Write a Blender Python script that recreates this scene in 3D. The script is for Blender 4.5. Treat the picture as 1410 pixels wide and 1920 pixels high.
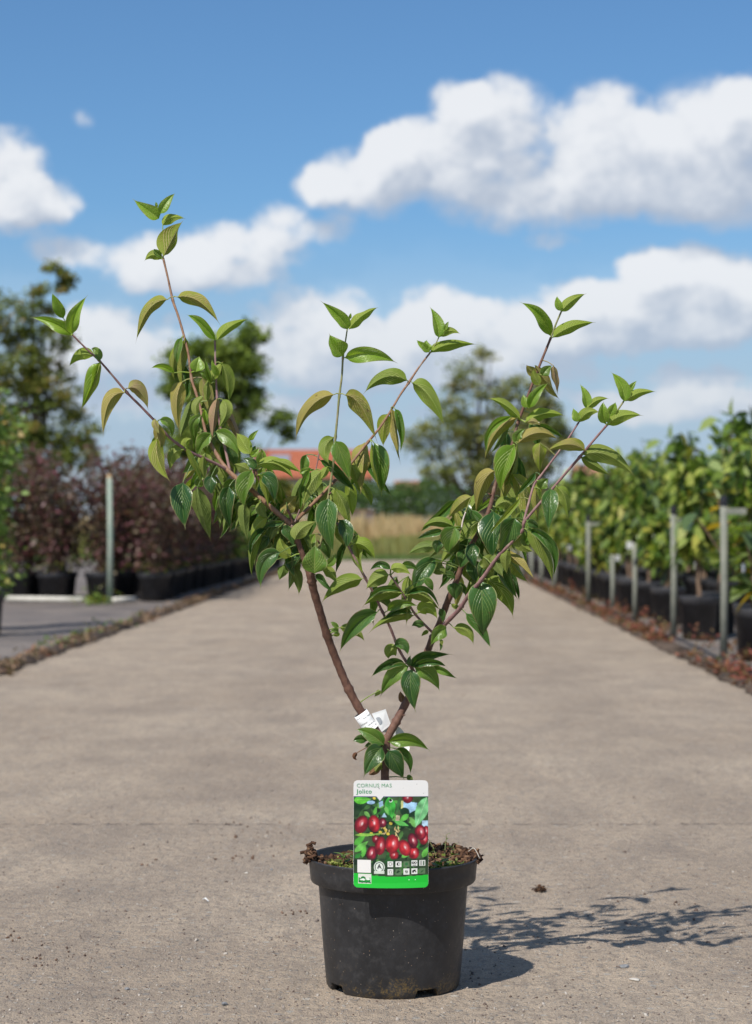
import bpy, bmesh, math, random
import numpy as np
from mathutils import Vector, Matrix

for o in list(bpy.data.objects):
    bpy.data.objects.remove(o, do_unlink=True)
SC = bpy.context.scene
COL = SC.collection
rng = np.random.default_rng(7)
random.seed(7)

# ------------------------------------------------------------------ camera
F = 3750.0            # focal length in photo pixels (70 mm on a 36 mm tall frame)
HOR = 985.0           # horizon row
CX = 705.0
H = 0.757             # lens height
Y0 = 3.30             # distance of the potted shrub
K = Y0 / F            # metres per photo pixel at the shrub
cam_d = bpy.data.cameras.new('camera')
cam = bpy.data.objects.new('camera', cam_d)
COL.objects.link(cam)
cam.location = (0, 0, H)
cam.rotation_euler = (math.radians(90), 0, 0)
cam_d.sensor_fit = 'VERTICAL'
cam_d.sensor_height = 36.0
cam_d.sensor_width = 26.4
cam_d.lens = 36.0 * F / 1920.0
cam_d.shift_y = (HOR - 960.0) / 1920.0
cam_d.clip_start = 0.05
cam_d.clip_end = 3000
cam_d.dof.use_dof = True
cam_d.dof.focus_distance = 3.23
cam_d.dof.aperture_fstop = 6.3
SC.camera = cam

def at(px, py, Y=Y0):
    return Vector(((px - CX) / F * Y, Y, H + (HOR - py) / F * Y))
def road(l, s, z=0.0):
    return Vector((l + 0.01893 * s, s, z))

# ------------------------------------------------------------------ light
SX, SZ = 0.46, 0.66                      # shadow offset per metre of height (right, away)
sun_el = math.atan2(1.0, math.hypot(SX, SZ))
sun_az = math.atan2(-SX, -SZ)
sd = bpy.data.lights.new('sun', 'SUN')
sd.energy = 5.0
sd.angle = math.radians(0.53)
sd.color = (1.0, 0.955, 0.89)
sun = bpy.data.objects.new('sun', sd)
COL.objects.link(sun)
sun.rotation_euler = Vector((SX, SZ, -1)).to_track_quat('-Z', 'Y').to_euler()
SC.view_settings.view_transform = 'Standard'
SC.view_settings.look = 'None'
SC.view_settings.exposure = 0.12
SC.view_settings.gamma = 1.0
SC.view_settings.use_curve_mapping = False
try:
    SC.cycles.use_denoising = True
    SC.cycles.max_bounces = 8
    SC.cycles.transparent_max_bounces = 8
except Exception:
    pass

class NT:
    """small helper to write node trees tersely"""
    def __init__(s, tree):
        s.t = tree
    def n(s, typ, **kw):
        nd = s.t.nodes.new(typ)
        for k, v in kw.items():
            setattr(nd, k, v)
        return nd
    def put(s, sock, v):
        if isinstance(v, bpy.types.NodeSocket):
            s.t.links.new(v, sock)
        elif v is not None:
            if isinstance(v, (tuple, list)) and len(v) == 3 and sock.type == 'RGBA':
                v = (*v, 1)
            sock.default_value = v
    def m(s, op, a, b=None, c=None, clamp=False):
        nd = s.n('ShaderNodeMath', operation=op, use_clamp=clamp)
        for i, v in enumerate((a, b, c)):
            if v is not None:
                s.put(nd.inputs[i], v)
        return nd.outputs[0]
    def v(s, op, a, b=None):
        nd = s.n('ShaderNodeVectorMath', operation=op)
        s.put(nd.inputs[0], a)
        if b is not None:
            s.put(nd.inputs[1], b)
        return nd
    def mix(s, f, a, b, blend='MIX'):
        nd = s.n('ShaderNodeMix', data_type='RGBA', blend_type=blend)
        s.put(nd.inputs[0], f); s.put(nd.inputs[6], a); s.put(nd.inputs[7], b)
        return nd.outputs[2]
    def ss(s, x, lo, hi, a=0.0, b=1.0):
        nd = s.n('ShaderNodeMapRange', interpolation_type='SMOOTHSTEP')
        s.put(nd.inputs[0], x)
        for i, v in zip((1, 2, 3, 4), (lo, hi, a, b)):
            s.put(nd.inputs[i], v)
        return nd.outputs[0]
    def noise(s, vec, scale, detail=3, rough=0.55, out=0):
        nd = s.n('ShaderNodeTexNoise')
        if vec is not None:
            s.put(nd.inputs['Vector'], vec)
        nd.inputs['Scale'].default_value = scale
        nd.inputs['Detail'].default_value = detail
        nd.inputs['Roughness'].default_value = rough
        return nd.outputs[out]
    def vor(s, vec, scale, feature='F1', out='Distance'):
        nd = s.n('ShaderNodeTexVoronoi', feature=feature)
        if vec is not None:
            s.put(nd.inputs['Vector'], vec)
        nd.inputs['Scale'].default_value = scale
        return nd.outputs[out]
    def xyz(s, x, y, z=0.0):
        nd = s.n('ShaderNodeCombineXYZ')
        for i, v in enumerate((x, y, z)):
            s.put(nd.inputs[i], v)
        return nd.outputs[0]
    def sep(s, v):
        nd = s.n('ShaderNodeSeparateXYZ'); s.put(nd.inputs[0], v)
        return nd.outputs
    def scale(s, v, k):
        return s.v('MULTIPLY', v, k).outputs[0]

# ------------------------------------------------------------------ world: clear sky with cumulus
world = bpy.data.worlds.new('World')
SC.world = world
world.use_nodes = True
wt = world.node_tree
for nd in list(wt.nodes):
    wt.nodes.remove(nd)
W = NT(wt)
sky = W.n('ShaderNodeTexSky', sky_type='NISHITA')
sky.sun_disc = False
sky.sun_elevation = sun_el
sky.sun_rotation = sun_az % (2 * math.pi)
sky.air_density = 1.0
sky.dust_density = 0.4
sky.ozone_density = 2.2
STR = 0.06
tc = W.n('ShaderNodeTexCoord').outputs['Generated']
dx, dy, dz = W.sep(tc)
az = W.m('ARCTAN2', dx, dy)
hyp = W.m('SQRT', W.m('ADD', W.m('MULTIPLY', dx, dx), W.m('MULTIPLY', dy, dy)))
tanel = W.m('DIVIDE', dz, W.m('MAXIMUM', hyp, 0.02))
X = W.m('MULTIPLY', az, 37.5)               # units of 100 photo pixels
Z = W.m('MULTIPLY', tanel, 37.5)
ELL = [  # cumulus lobes of the photographed sky: azimuth, height, radii in the same units
 (940,232,118,92,1),(1125,255,95,100,1),(800,300,125,82,1),(685,345,110,72,1),(1320,262,130,108,1),
 (1230,330,190,95,1),(1000,365,210,78,1),(1350,385,170,62,.8),(735,268,50,38,.8),(600,350,50,42,.8),(860,190,60,44,.7),(1400,220,60,70,1),
 (30,335,78,82,1),(75,385,82,52,1),(0,410,130,50,1),(162,232,22,18,.35),
 (125,478,75,36,.8),(300,500,125,54,.9),(450,478,130,58,.85),(530,420,62,44,.7),(620,432,60,30,.6),(400,530,170,30,.5),
 (590,590,130,62,.8),(825,582,92,58,1),(930,625,230,62,.8),(1100,572,190,52,.8),(1290,505,135,46,1),(1205,497,60,34,1),(1370,560,150,60,.8),(1250,560,200,40,.8),
 (210,625,130,72,1),(190,700,190,70,.9),(560,690,220,66,.9),(720,670,210,66,1),(420,620,120,60,.5),(1340,712,130,40,.9),(1000,710,300,50,.8),(1300,640,280,40,.6),(1150,770,320,36,.75),(300,770,320,46,.75),(700,770,300,40,.7),(1040,455,60,16,.5),(1180,625,240,46,.75),(880,670,220,56,.7),(1340,600,140,44,.8),(640,620,90,40,.6),(1280,760,200,34,.7),
]
grp = bpy.data.node_groups.new('cloud_density', 'ShaderNodeTree')
grp.interface.new_socket('P', in_out='INPUT', socket_type='NodeSocketVector')
grp.interface.new_socket('D', in_out='OUTPUT', socket_type='NodeSocketFloat')
G = NT(grp)
gi = G.n('NodeGroupInput'); go = G.n('NodeGroupOutput')
wob = G.noise(gi.outputs[0], 0.9, 4, 0.6, out=1)
wob = G.scale(G.v('SUBTRACT', wob, (.5, .5, .5)).outputs[0], (.75, .6, 0))
pw = G.v('ADD', gi.outputs[0], wob).outputs[0]
acc = None
for (cx, cy, rx, ry, w) in ELL:
    q = G.v('MULTIPLY_ADD', pw)
    k = (100 / rx, 100 / ry, 0)
    q.inputs[1].default_value = k
    q.inputs[2].default_value = (-(cx - CX) / 100 * k[0], -(HOR - cy) / 100 * k[1], 0)
    d2 = G.v('DOT_PRODUCT', q.outputs[0], q.outputs[0]).outputs['Value']
    e = G.m('MULTIPLY', G.m('SUBTRACT', 1.25, d2, clamp=False), w)
    e = G.m('MAXIMUM', e, 0.0)
    acc = e if acc is None else G.m('ADD', acc, e)
acc = G.m('MINIMUM', acc, 1.7)
fb = G.m('SUBTRACT', G.noise(gi.outputs[0], 1.5, 6, 0.62), 0.5)
gx, gz, _ = G.sep(gi.outputs[0])
# the rest of the sky: the same kind of scattered cumulus, away from the photographed window
side = G.ss(G.m('ABSOLUTE', gx), 7.5, 10.0)
high = G.ss(gz, 10.2, 13.0)
away = G.m('MAXIMUM', side, high)
far = G.noise(G.scale(gi.outputs[0], (.16, .3, 1)), 1.0, 5, 0.6)
acc2 = G.m('MULTIPLY', G.m('MULTIPLY', G.ss(far, .50, .66), 1.3), away)
acc = G.m('ADD', G.m('MULTIPLY', acc, G.m('SUBTRACT', 1, away)), acc2)
tot = G.m('ADD', acc, G.m('MULTIPLY', fb, G.ss(acc, 0.0, .4, 0.0, 1.75)))
G.t.links.new(tot, go.inputs[0])
def dens(vec):
    nd = W.n('ShaderNodeGroup'); nd.node_tree = grp
    W.put(nd.inputs[0], vec)
    return nd.outputs[0]
Pv = W.xyz(X, Z, 0.0)
d0 = dens(Pv)
d1 = dens(W.v('ADD', Pv, (-.24, .66, 0)).outputs[0])
crisp = W.ss(W.m('SUBTRACT', d0, d1), -.1, .6)
alpha = W.ss(d0, -0.03, W.m('SUBTRACT', 1.22, W.m('MULTIPLY', crisp, .30)))
lit = W.ss(W.m('SUBTRACT', d0, d1), -0.80, 1.15)
thick = W.ss(d0, 0.4, 1.6)
ccol = W.mix(lit, (.42, .48, .58), (.80, .815, .84))
low = W.ss(Z, 0.0, 5.5)
ccol = W.mix(low, W.mix(lit, (.37, .47, .61), (.58, .62, .68)), ccol)
# clear part: the Nishita sky, a little deeper as a polariser leaves it
deep = W.mix(1.0, sky.outputs[0], (.96, 1.38, 1.72), 'MULTIPLY')
inv = 1.0 / STR
cl = W.mix(1.0, ccol, (inv, inv, inv), 'MULTIPLY')
alpha = W.m('MULTIPLY', alpha, 0.94)
alpha = W.m('MULTIPLY', alpha, W.ss(dz, -0.02, 0.01))
alpha = W.m('MAXIMUM', alpha, W.m('MULTIPLY', W.ss(Z, 6.2, 1.0), 0.82))
final = W.mix(alpha, deep, cl)
bg = W.n('ShaderNodeBackground')
W.put(bg.inputs[0], final)
bg.inputs[1].default_value = STR
wo = W.n('ShaderNodeOutputWorld')
wt.links.new(bg.outputs[0], wo.inputs[0])
world.cycles.sampling_method = 'MANUAL'
world.cycles.sample_map_resolution = 512

# ------------------------------------------------------------------ object helpers
def tag(o, label=None, cat=None, group=None, kind=None):
    if label: o['label'] = label
    if cat: o['category'] = cat
    if group: o['group'] = group
    if kind: o['kind'] = kind
    return o
def empty(name, loc, label, cat, group=None):
    o = bpy.data.objects.new(name, None)
    COL.objects.link(o)
    o.location = loc
    o.empty_display_size = 0.05
    return tag(o, label, cat, group)
def link(name, me, parent=None, mat=None, smooth=False):
    """link a mesh given in world coordinates (or in the parent's own frame when local=True)"""
    if mat is not None and not me.materials:
        me.materials.append(mat)
    if smooth:
        me.shade_smooth()
    o = bpy.data.objects.new(name, me)
    COL.objects.link(o)
    if parent is not None:
        o.parent = parent
    return o
def world_child(name, me, parent, mat=None, smooth=False):
    """mesh made in world coordinates, parented to an unrotated empty"""
    o = link(name, me, parent, mat, smooth)
    o.matrix_parent_inverse = Matrix.Translation(parent.location).inverted()
    return o
def np_mesh(name, V, Fc, uv=None, tint=None):
    """fast mesh: V (n,3), Fc (m,k) faces all with k corners"""
    me = bpy.data.meshes.new(name)
    V = np.asarray(V, np.float32); Fc = np.asarray(Fc, np.int32)
    m, k = Fc.shape
    me.vertices.add(len(V)); me.vertices.foreach_set('co', V.ravel())
    me.loops.add(m * k); me.loops.foreach_set('vertex_index', Fc.ravel())
    me.polygons.add(m)
    me.polygons.foreach_set('loop_start', np.arange(0, m * k, k, dtype=np.int32))
    me.polygons.foreach_set('loop_total', np.full(m, k, np.int32))
    if uv is not None:
        l = me.uv_layers.new(name='uv')
        l.data.foreach_set('uv', np.asarray(uv, np.float32)[Fc.ravel()].ravel())
    if tint is not None:
        a = me.attributes.new('tint', 'FLOAT', 'FACE')
        a.data.foreach_set('value', np.asarray(tint, np.float32))
    me.update(calc_edges=True)
    return me
class MB:
    """collects simple solids into one mesh"""
    def __init__(s):
        s.v = []; s.f = []
    def box(s, c, size, rz=0.0, taper=1.0):
        c = Vector(c); x, y, z = (k / 2 for k in size)
        n = len(s.v); ca, sa = math.cos(rz), math.sin(rz)
        for k in (-1, 1):
            t = taper if k == 1 else 1
            for (a, b) in ((-1, -1), (1, -1), (1, 1), (-1, 1)):
                px, py = a * x * t, b * y * t
                s.v.append((c.x + px * ca - py * sa, c.y + px * sa + py * ca, c.z + k * z))
        s.f += [(n+3, n+2, n+1, n), (n+4, n+5, n+6, n+7), (n, n+1, n+5, n+4), (n+1, n+2, n+6, n+5), (n+2, n+3, n+7, n+6), (n+3, n, n+4, n+7)]
        return s
    def tube(s, pts, radii, seg=10, cap=True):
        pts = [Vector(p) for p in pts]
        n0 = len(s.v)
        side = None
        for i, p in enumerate(pts):
            t = (pts[min(i + 1, len(pts) - 1)] - pts[max(i - 1, 0)]).normalized()
            if side is None:
                side = t.cross(Vector((0.3, 1, 0.2))).normalized()
            side = (side - t * side.dot(t)).normalized()
            up = t.cross(side)
            r = radii[i] if hasattr(radii, '__len__') else radii
            for k in range(seg):
                a = 2 * math.pi * k / seg
                s.v.append(tuple(p + side * (math.cos(a) * r) + up * (math.sin(a) * r)))
        for i in range(len(pts) - 1):
            for k in range(seg):
                a, b = n0 + i * seg + k, n0 + i * seg + (k + 1) % seg
                s.f.append((a, b, b + seg, a + seg))
        if cap:
            s.f.append(tuple(n0 + k for k in reversed(range(seg))))
            e = n0 + (len(pts) - 1) * seg
            s.f.append(tuple(e + k for k in range(seg)))
        return s
    def lathe(s, prof, seg=48, c=(0, 0, 0)):
        n0 = len(s.v)
        for (r, z) in prof:
            for k in range(seg):
                a = 2 * math.pi * k / seg
                s.v.append((c[0] + r * math.cos(a), c[1] + r * math.sin(a), c[2] + z))
        for i in range(len(prof) - 1):
            for k in range(seg):
                a, b = n0 + i * seg + k, n0 + i * seg + (k + 1) % seg
                s.f.append((a, b, b + seg, a + seg))
        return s
    def mesh(s, name):
        me = bpy.data.meshes.new(name)
        me.from_pydata(s.v, [], s.f)
        me.update()
        return me
def smooth_path(pts, sub=6):
    """Catmull-Rom through tuples of any length"""
    P = [np.array(p, float) for p in pts]
    P = [2 * P[0] - P[1]] + P + [2 * P[-1] - P[-2]]
    out = []
    for i in range(1, len(P) - 2):
        for k in range(sub):
            t = k / sub
            a, b, c, d = P[i-1], P[i], P[i+1], P[i+2]
            out.append(0.5 * ((2*b) + (c-a)*t + (2*a-5*b+4*c-d)*t*t + (3*b-a-3*c+d)*t**3))
    out.append(P[-2])
    return out

# ------------------------------------------------------------------ materials
def material(name):
    m = bpy.data.materials.new(name)
    m.use_nodes = True
    t = m.node_tree
    for nd in list(t.nodes):
        t.nodes.remove(nd)
    N = NT(t)
    N.out = N.n('ShaderNodeOutputMaterial')
    return m, N
def principled(N, col, rough=0.6, spec=0.4, bump=None, bstr=0.3, bdist=0.002, sub=None):
    p = N.n('ShaderNodeBsdfPrincipled')
    N.put(p.inputs['Base Color'], col)
    N.put(p.inputs['Roughness'], rough)
    N.put(p.inputs['Specular IOR Level'], spec)
    if bump is not None:
        b = N.n('ShaderNodeBump')
        N.put(b.inputs['Height'], bump)
        b.inputs['Strength'].default_value = bstr
        b.inputs['Distance'].default_value = bdist
        N.t.links.new(b.outputs[0], p.inputs['Normal'])
    return p
def finish(N, sh):
    N.t.links.new(sh.outputs[0], N.out.inputs[0])
def simple(name, c1, c2=None, scale=20, rough=0.6, spec=0.4, bstr=0.2, bdist=0.002, detail=4):
    m, N = material(name)
    o = N.n('ShaderNodeTexCoord').outputs['Object']
    nz = N.noise(o, scale, detail)
    col = c1 if c2 is None else N.mix(N.ss(nz, .3, .7), c1, c2)
    finish(N, principled(N, col, rough, spec, nz, bstr, bdist))
    return m
def foliage_mat(name, cols, rough=0.5, trans=0.3, spec=0.35):
    """leaf material: colour runs through cols by the per-leaf attribute 'tint'"""
    m, N = material(name)
    a = N.n('ShaderNodeAttribute', attribute_name='tint')
    oi = N.n('ShaderNodeObjectInfo').outputs['Random']
    f = N.m('ADD', a.outputs['Fac'], N.m('MULTIPLY', N.m('SUBTRACT', oi, .5), .12))
    r = N.n('ShaderNodeValToRGB')
    N.put(r.inputs[0], f)
    el = r.color_ramp.elements
    while len(el) > 1:
        el.remove(el[-1])
    el[0].position = 0; el[0].color = (*cols[0], 1)
    for i, c in enumerate(cols[1:], 1):
        e = el.new(i / (len(cols) - 1)); e.color = (*c, 1)
    g = N.n('ShaderNodeNewGeometry').outputs['Backfacing']
    col = N.mix(N.m('MULTIPLY', g, .35), r.outputs[0], (.16, .20, .10))
    p = principled(N, col, rough, spec)
    tr = N.n('ShaderNodeBsdfTranslucent')
    N.put(tr.inputs[0], N.mix(1.0, r.outputs[0], (1.5, 1.55, .8), 'MULTIPLY'))
    mx = N.n('ShaderNodeMixShader'); mx.inputs[0].default_value = trans
    N.t.links.new(p.outputs[0], mx.inputs[1]); N.t.links.new(tr.outputs[0], mx.inputs[2])
    finish(N, mx)
    return m
# ------------------------------------------------------------------ ground sheets
def concrete_mat():
    m, N = material('worn_concrete')
    g = N.n('ShaderNodeNewGeometry').outputs['Position']
    big = N.noise(g, 0.9, 4, 0.6)
    med = N.noise(N.scale(g, (1, .55, 1)), 5.0, 6, 0.65)
    mot = N.noise(N.scale(g, (1, .8, 1)), 40, 5, 0.75)
    str_ = N.noise(N.scale(g, (1.5, .5, 1)), 7, 6, 0.7)
    stain = N.noise(N.scale(g, (1, .7, 1)), 1.7, 5, .65)
    fine = N.noise(g, 300, 3, 0.75)
    grit = N.noise(g, 900, 2, 0.7)
    v1 = N.n('ShaderNodeTexVoronoi'); N.put(v1.inputs['Vector'], g); v1.inputs['Scale'].default_value = 105
    v2 = N.n('ShaderNodeTexVoronoi'); N.put(v2.inputs['Vector'], g); v2.inputs['Scale'].default_value = 340
    v3 = N.n('ShaderNodeTexVoronoi'); N.put(v3.inputs['Vector'], g); v3.inputs['Scale'].default_value = 46
    col = N.mix(N.ss(big, .32, .68), (.480, .372, .266), (.580, .462, .338))
    col = N.mix(N.ss(med, .38, .66, 0, .34), col, (.195, .160, .135))
    col = N.mix(N.ss(mot, .46, .62, 0, .48), col, (.170, .140, .120))
    col = N.mix(N.ss(str_, .46, .66, 0, .26), col, (.20, .165, .135))
    col = N.mix(N.ss(stain, .50, .70, 0, .28), col, (.185, .145, .118))
    col = N.mix(N.ss(fine, .45, .68, 0, .75), col, (.145, .122, .108))
    col = N.mix(N.ss(grit, .52, .72, 0, .6), col, (.52, .46, .39))
    r1, g1, b1 = N.sep(v1.outputs['Color'])
    r2, g2, b2 = N.sep(v2.outputs['Color'])
    r3, g3, b3 = N.sep(v3.outputs['Color'])
    # exposed aggregate: pale, buff and blue grey chips, of three sizes
    def chips(col, vd, sel, hue, size, thr):
        inside = N.ss(vd, size, size * .72)
        pick = N.m('GREATER_THAN', sel, thr)
        f = N.m('MULTIPLY', inside, pick)
        c = N.mix(hue, (.50, .45, .38), (.105, .100, .102))
        c = N.mix(N.ss(hue, .62, .8), c, (.40, .32, .235))
        return N.mix(N.m('MULTIPLY', f, .95), col, c), f
    col, f1 = chips(col, v1.outputs['Distance'], r1, g1, .40, .58)
    col, f2 = chips(col, v2.outputs['Distance'], r2, g2, .42, .45)
    col, f3 = chips(col, v3.outputs['Distance'], r3, g3, .34, .80)
    rust = N.noise(N.scale(g, (1, .6, 1)), 3.1, 5, 0.7)
    col = N.mix(N.ss(rust, .62, .76, 0, .5), col, (.17, .095, .062))
    # a faint saw-cut joint across the lane about 5 m out and others further on
    x, y, z = N.sep(g)
    lat = N.m('ADD', N.m('SUBTRACT', x, N.m('MULTIPLY', y, .01893)), N.m('MULTIPLY', N.m('SUBTRACT', N.noise(g, .7, 3), .5), .5))
    wear = N.m('ADD', N.ss(N.m('ABSOLUTE', N.m('ADD', lat, .62)), .30, .05), N.ss(N.m('ABSOLUTE', N.m('SUBTRACT', lat, .75)), .34, .05))
    col = N.mix(N.m('MULTIPLY', wear, .13), col, (.17, .135, .11))
    wob = N.m('MULTIPLY', N.m('SUBTRACT', N.noise(g, 6, 4), .5), .05)
    yy = N.m('ADD', y, wob)
    jt = N.m('ABSOLUTE', N.m('SUBTRACT', N.m('MODULO', N.m('ADD', yy, 0.0), 5.05), 0.02))
    line = N.m('MULTIPLY', N.ss(jt, .022, .004), N.ss(N.noise(g, 18, 4), .45, .6))
    col = N.mix(N.m('MULTIPLY', line, .55), col, (.11, .09, .078))
    h = N.m('ADD', N.m('MULTIPLY', fine, .7), N.m('ADD', N.m('MULTIPLY', f1, .7), N.m('ADD', N.m('MULTIPLY', f2, .35), N.m('MULTIPLY', mot, 2.2))))
    h = N.m('SUBTRACT', h, N.m('MULTIPLY', line, 2.0))
    finish(N, principled(N, col, .88, .22, h, 1.0, .006))
    return m
def sheet(name, l0, l1, s0, s1, z, mat, dens=1.0):
    nl = max(2, int((l1 - l0) * dens) + 1); ns = max(2, int((s1 - s0) * dens) + 1)
    V = []; Fc = []
    for j in range(ns + 1):
        for i in range(nl + 1):
            V.append(road(l0 + (l1 - l0) * i / nl, s0 + (s1 - s0) * j / ns, z))
    for j in range(ns):
        for i in range(nl):
            a = j * (nl + 1) + i
            Fc.append((a, a + 1, a + nl + 2, a + nl + 1))
    me = np_mesh(name, V, Fc)
    o = link(name, me, None, mat)
    return tag(o, kind='structure')
m_earth = simple('dry_earth_and_grass', (.10, .095, .045), (.20, .155, .085), 1.2, .9, .1, .5, .03)
m_conc = concrete_mat()
def cloth_mat():
    m, N = material('woven_ground_cloth')
    g = N.n('ShaderNodeNewGeometry').outputs['Position']
    a = N.noise(g, 1.6, 5, .6); b = N.noise(g, 14, 4, .7); wv = N.noise(g, 160, 2)
    col = N.mix(N.ss(a, .35, .7), (.120, .104, .096), (.215, .182, .155))
    col = N.mix(N.ss(b, .55, .72, 0, .6), col, (.25, .19, .14))
    col = N.mix(N.ss(wv, .4, .7, 0, .35), col, (.06, .058, .062))
    finish(N, principled(N, col, .75, .3, N.m('ADD', a, N.m('MULTIPLY', b, .3)), .5, .02))
    return m
m_cloth = cloth_mat()
sheet('ground', -600, 600, -300, 1800, -0.012, m_earth, .01)
sheet('concrete_lane', -2.10, 1.53, -6, 43, 0.0, m_conc, .5)
# woven cloth: slightly crumpled sheets beside the lane
def crumpled(name, l0, l1, s0, s1, z, nl, ns, amp):
    V = []; Fc = []
    for j in range(ns + 1):
        for i in range(nl + 1):
            l = l0 + (l1 - l0) * i / nl; s = s0 + (s1 - s0) * j / ns
            d = amp * (math.sin(l * 5.1 + s * 1.3) * math.sin(s * 2.7 - l * 2.2) + .5 * math.sin(l * 13 + s * 4.1))
            V.append(road(l, s, z + max(-.003, d)))
    for j in range(ns):
        for i in range(nl):
            a = j * (nl + 1) + i
            Fc.append((a, a + 1, a + nl + 2, a + nl + 1))
    return tag(link(name, np_mesh(name, V, Fc), None, m_cloth, True), kind='structure')
crumpled('left_ground_cloth', -9.0, -2.17, 3.0, 42.5, .001, 60, 160, .007)
crumpled('right_ground_cloth', 1.60, 12.0, 3.0, 42.5, .001, 60, 160, .007)
# low kerb of soil and moss between the lane and the cloth
def verge(name, l, w, s0, s1, mat, seed):
    r = np.random.default_rng(seed)
    ns = int((s1 - s0) * 12); V = []; Fc = []
    for j in range(ns + 1):
        s = s0 + (s1 - s0) * j / ns
        j1, j2 = r.uniform(-.03, .03, 2)
        hh = .022 + .014 * r.random()
        for i, (a, zz) in enumerate(((-.5, .0), (-.3, .8), (.05, 1.0), (.35, .6), (.5, 0))):
            V.append(road(l + a * w + (j1 if i < 2 else j2), s, .006 + hh * zz))
    for j in range(ns):
        for i in range(4):
            a = j * 5 + i
            Fc.append((a, a + 1, a + 6, a + 5))
    return tag(link(name, np_mesh(name, V, Fc), None, mat, True), kind='structure')
m_kerb = simple('soil_kerb', (.035, .028, .024), (.11, .080, .060), 9, .95, .1, .8, .01)
verge('left_soil_kerb', -2.15, .14, 3, 43, m_kerb, 3)
verge('right_soil_kerb', 1.57, .12, 3, 43, m_kerb, 4)

# ------------------------------------------------------------------ leaf clouds
HEX = np.array([(0, 0), (.22, .42), (.6, .46), (1, 0), (.6, -.46), (.22, -.42)])
def leaf_cloud(name, C, size, mat, r, asp=.55, droop=.0, tint=None, outward=None, hexa=True):
    """one mesh of flat leaf faces: C (n,3) centres, size (n,)"""
    n = len(C)
    d = r.normal(size=(n, 3)); d[:, 2] = d[:, 2] * .6 - droop
    if outward is not None:
        d += outward * 1.1
    d /= np.linalg.norm(d, axis=1)[:, None]
    nn = r.normal(size=(n, 3)); nn[:, 2] = np.abs(nn[:, 2]) + .8
    sdir = np.cross(d, nn); sdir /= np.linalg.norm(sdir, axis=1)[:, None] + 1e-9
    up = np.cross(sdir, d)
    sh = HEX if hexa else np.array([(0, 0), (.45, .5), (1, 0), (.45, -.5)])
    k = len(sh)
    V = np.zeros((n, k, 3))
    for i, (a, b) in enumerate(sh):
        V[:, i] = C + d * (a * size)[:, None] + sdir * (b * asp * size)[:, None] - up * ((abs(b) * -.18 + .22 * a * a) * size)[:, None]
    me = np_mesh(name, V.reshape(-1, 3), np.arange(n * k).reshape(n, k), tint=tint if tint is not None else r.random(n))
    me.materials.append(mat)
    return me

# ------------------------------------------------------------------ trees
m_bark = simple('tree_bark', (.07, .055, .04), (.16, .13, .10), 12, .9, .2, .6, .02)
m_tree_a = foliage_mat('foliage_dark_mottled', [(0.058, 0.081, 0.019), (0.128, 0.167, 0.035), (0.210, 0.232, 0.054), (0.348, 0.239, 0.081)], .7, .28, .12)
m_tree_b = foliage_mat('foliage_green_round', [(0.077, 0.117, 0.026), (0.177, 0.244, 0.047), (0.322, 0.390, 0.077)], .7, .3, .12)
m_tree_c = foliage_mat('foliage_light_sparse', [(0.102, 0.131, 0.039), (0.180, 0.219, 0.066), (0.276, 0.281, 0.099), (0.312, 0.250, 0.121)], .7, .3, .12)
def tree(label, ells, Y, mat, n, size, trunk_px, seed, group='trees beyond the beds', gap=.35, tw=.16):
    r = np.random.default_rng(seed)
    base = at(trunk_px, HOR, Y); base.z = 0
    t = empty('broadleaf_tree', base, label, 'tree', group)
    CL = []; SZ_ = []; TN = []; tips = []
    area = sum(a * b for (_, _, a, b) in ells)
    for (cx, cy, rx, ry) in ells:
        k = max(5, int(n * rx * ry / area / 55))
        c = at(cx, cy, Y); Rx = rx / F * Y; Ry = ry / F * Y
        for _ in range(k):
            # clumps live near the lobe's skin
            u = r.normal(size=3); u /= np.linalg.norm(u)
            rad = r.uniform(.35, 1.0) ** .6
            p = np.array(c) + u * np.array((Rx, (Rx + Ry) * .5, Ry)) * rad
            tips.append(p)
            m = int(55 * r.uniform(.4, 1.5))
            rr = r.uniform(.13, .34) * min(Rx, Ry) + .08
            q = r.normal(size=(m, 3)) * np.array((rr, rr, rr * .7)) * .62
            CL.append(p + q); SZ_.append(size * r.uniform(.6, 1.3, m)); TN.append(np.clip(r.normal(r.uniform(.12, .85), .12, m), 0, 1))
    C = np.concatenate(CL); S = np.concatenate(SZ_); T = np.concatenate(TN)
    me = leaf_cloud('crown', C, S, mat, r, .7, .1, T, hexa=False)
    world_child('crown', me, t)
    top = np.array(at(np.mean([e[0] for e in ells]), min(e[1] for e in ells) + 20, Y))
    mb = MB()
    b = np.array(base); mid = b * .5 + top * .5
    pts = [tuple(b), tuple(b * .7 + mid * .3 + (.08, 0, .0)), tuple(mid), tuple(top)]
    pth = smooth_path(pts, 5)
    mb.tube(pth, [tw * (1 - .9 * i / (len(pth) - 1)) + .01 for i in range(len(pth))], 9)
    for i in range(0, len(tips), max(1, len(tips) // 26)):
        tp = np.array(tips[i]); f = r.uniform(.25, .75)
        st = np.array(pth[int(f * (len(pth) - 1))]); st[2] = min(st[2], tp[2] - .1) if tp[2] > .6 else st[2]
        md = (st + tp) / 2 + (0, 0, -.12 * np.linalg.norm(tp - st) * .5)
        mb.tube(smooth_path([tuple(st), tuple(md), tuple(tp)], 4), np.linspace(tw * .32, .012, 9), 5, cap=False)
    world_child('trunk', mb.mesh('trunk'), t, m_bark, True)
    return t
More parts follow.
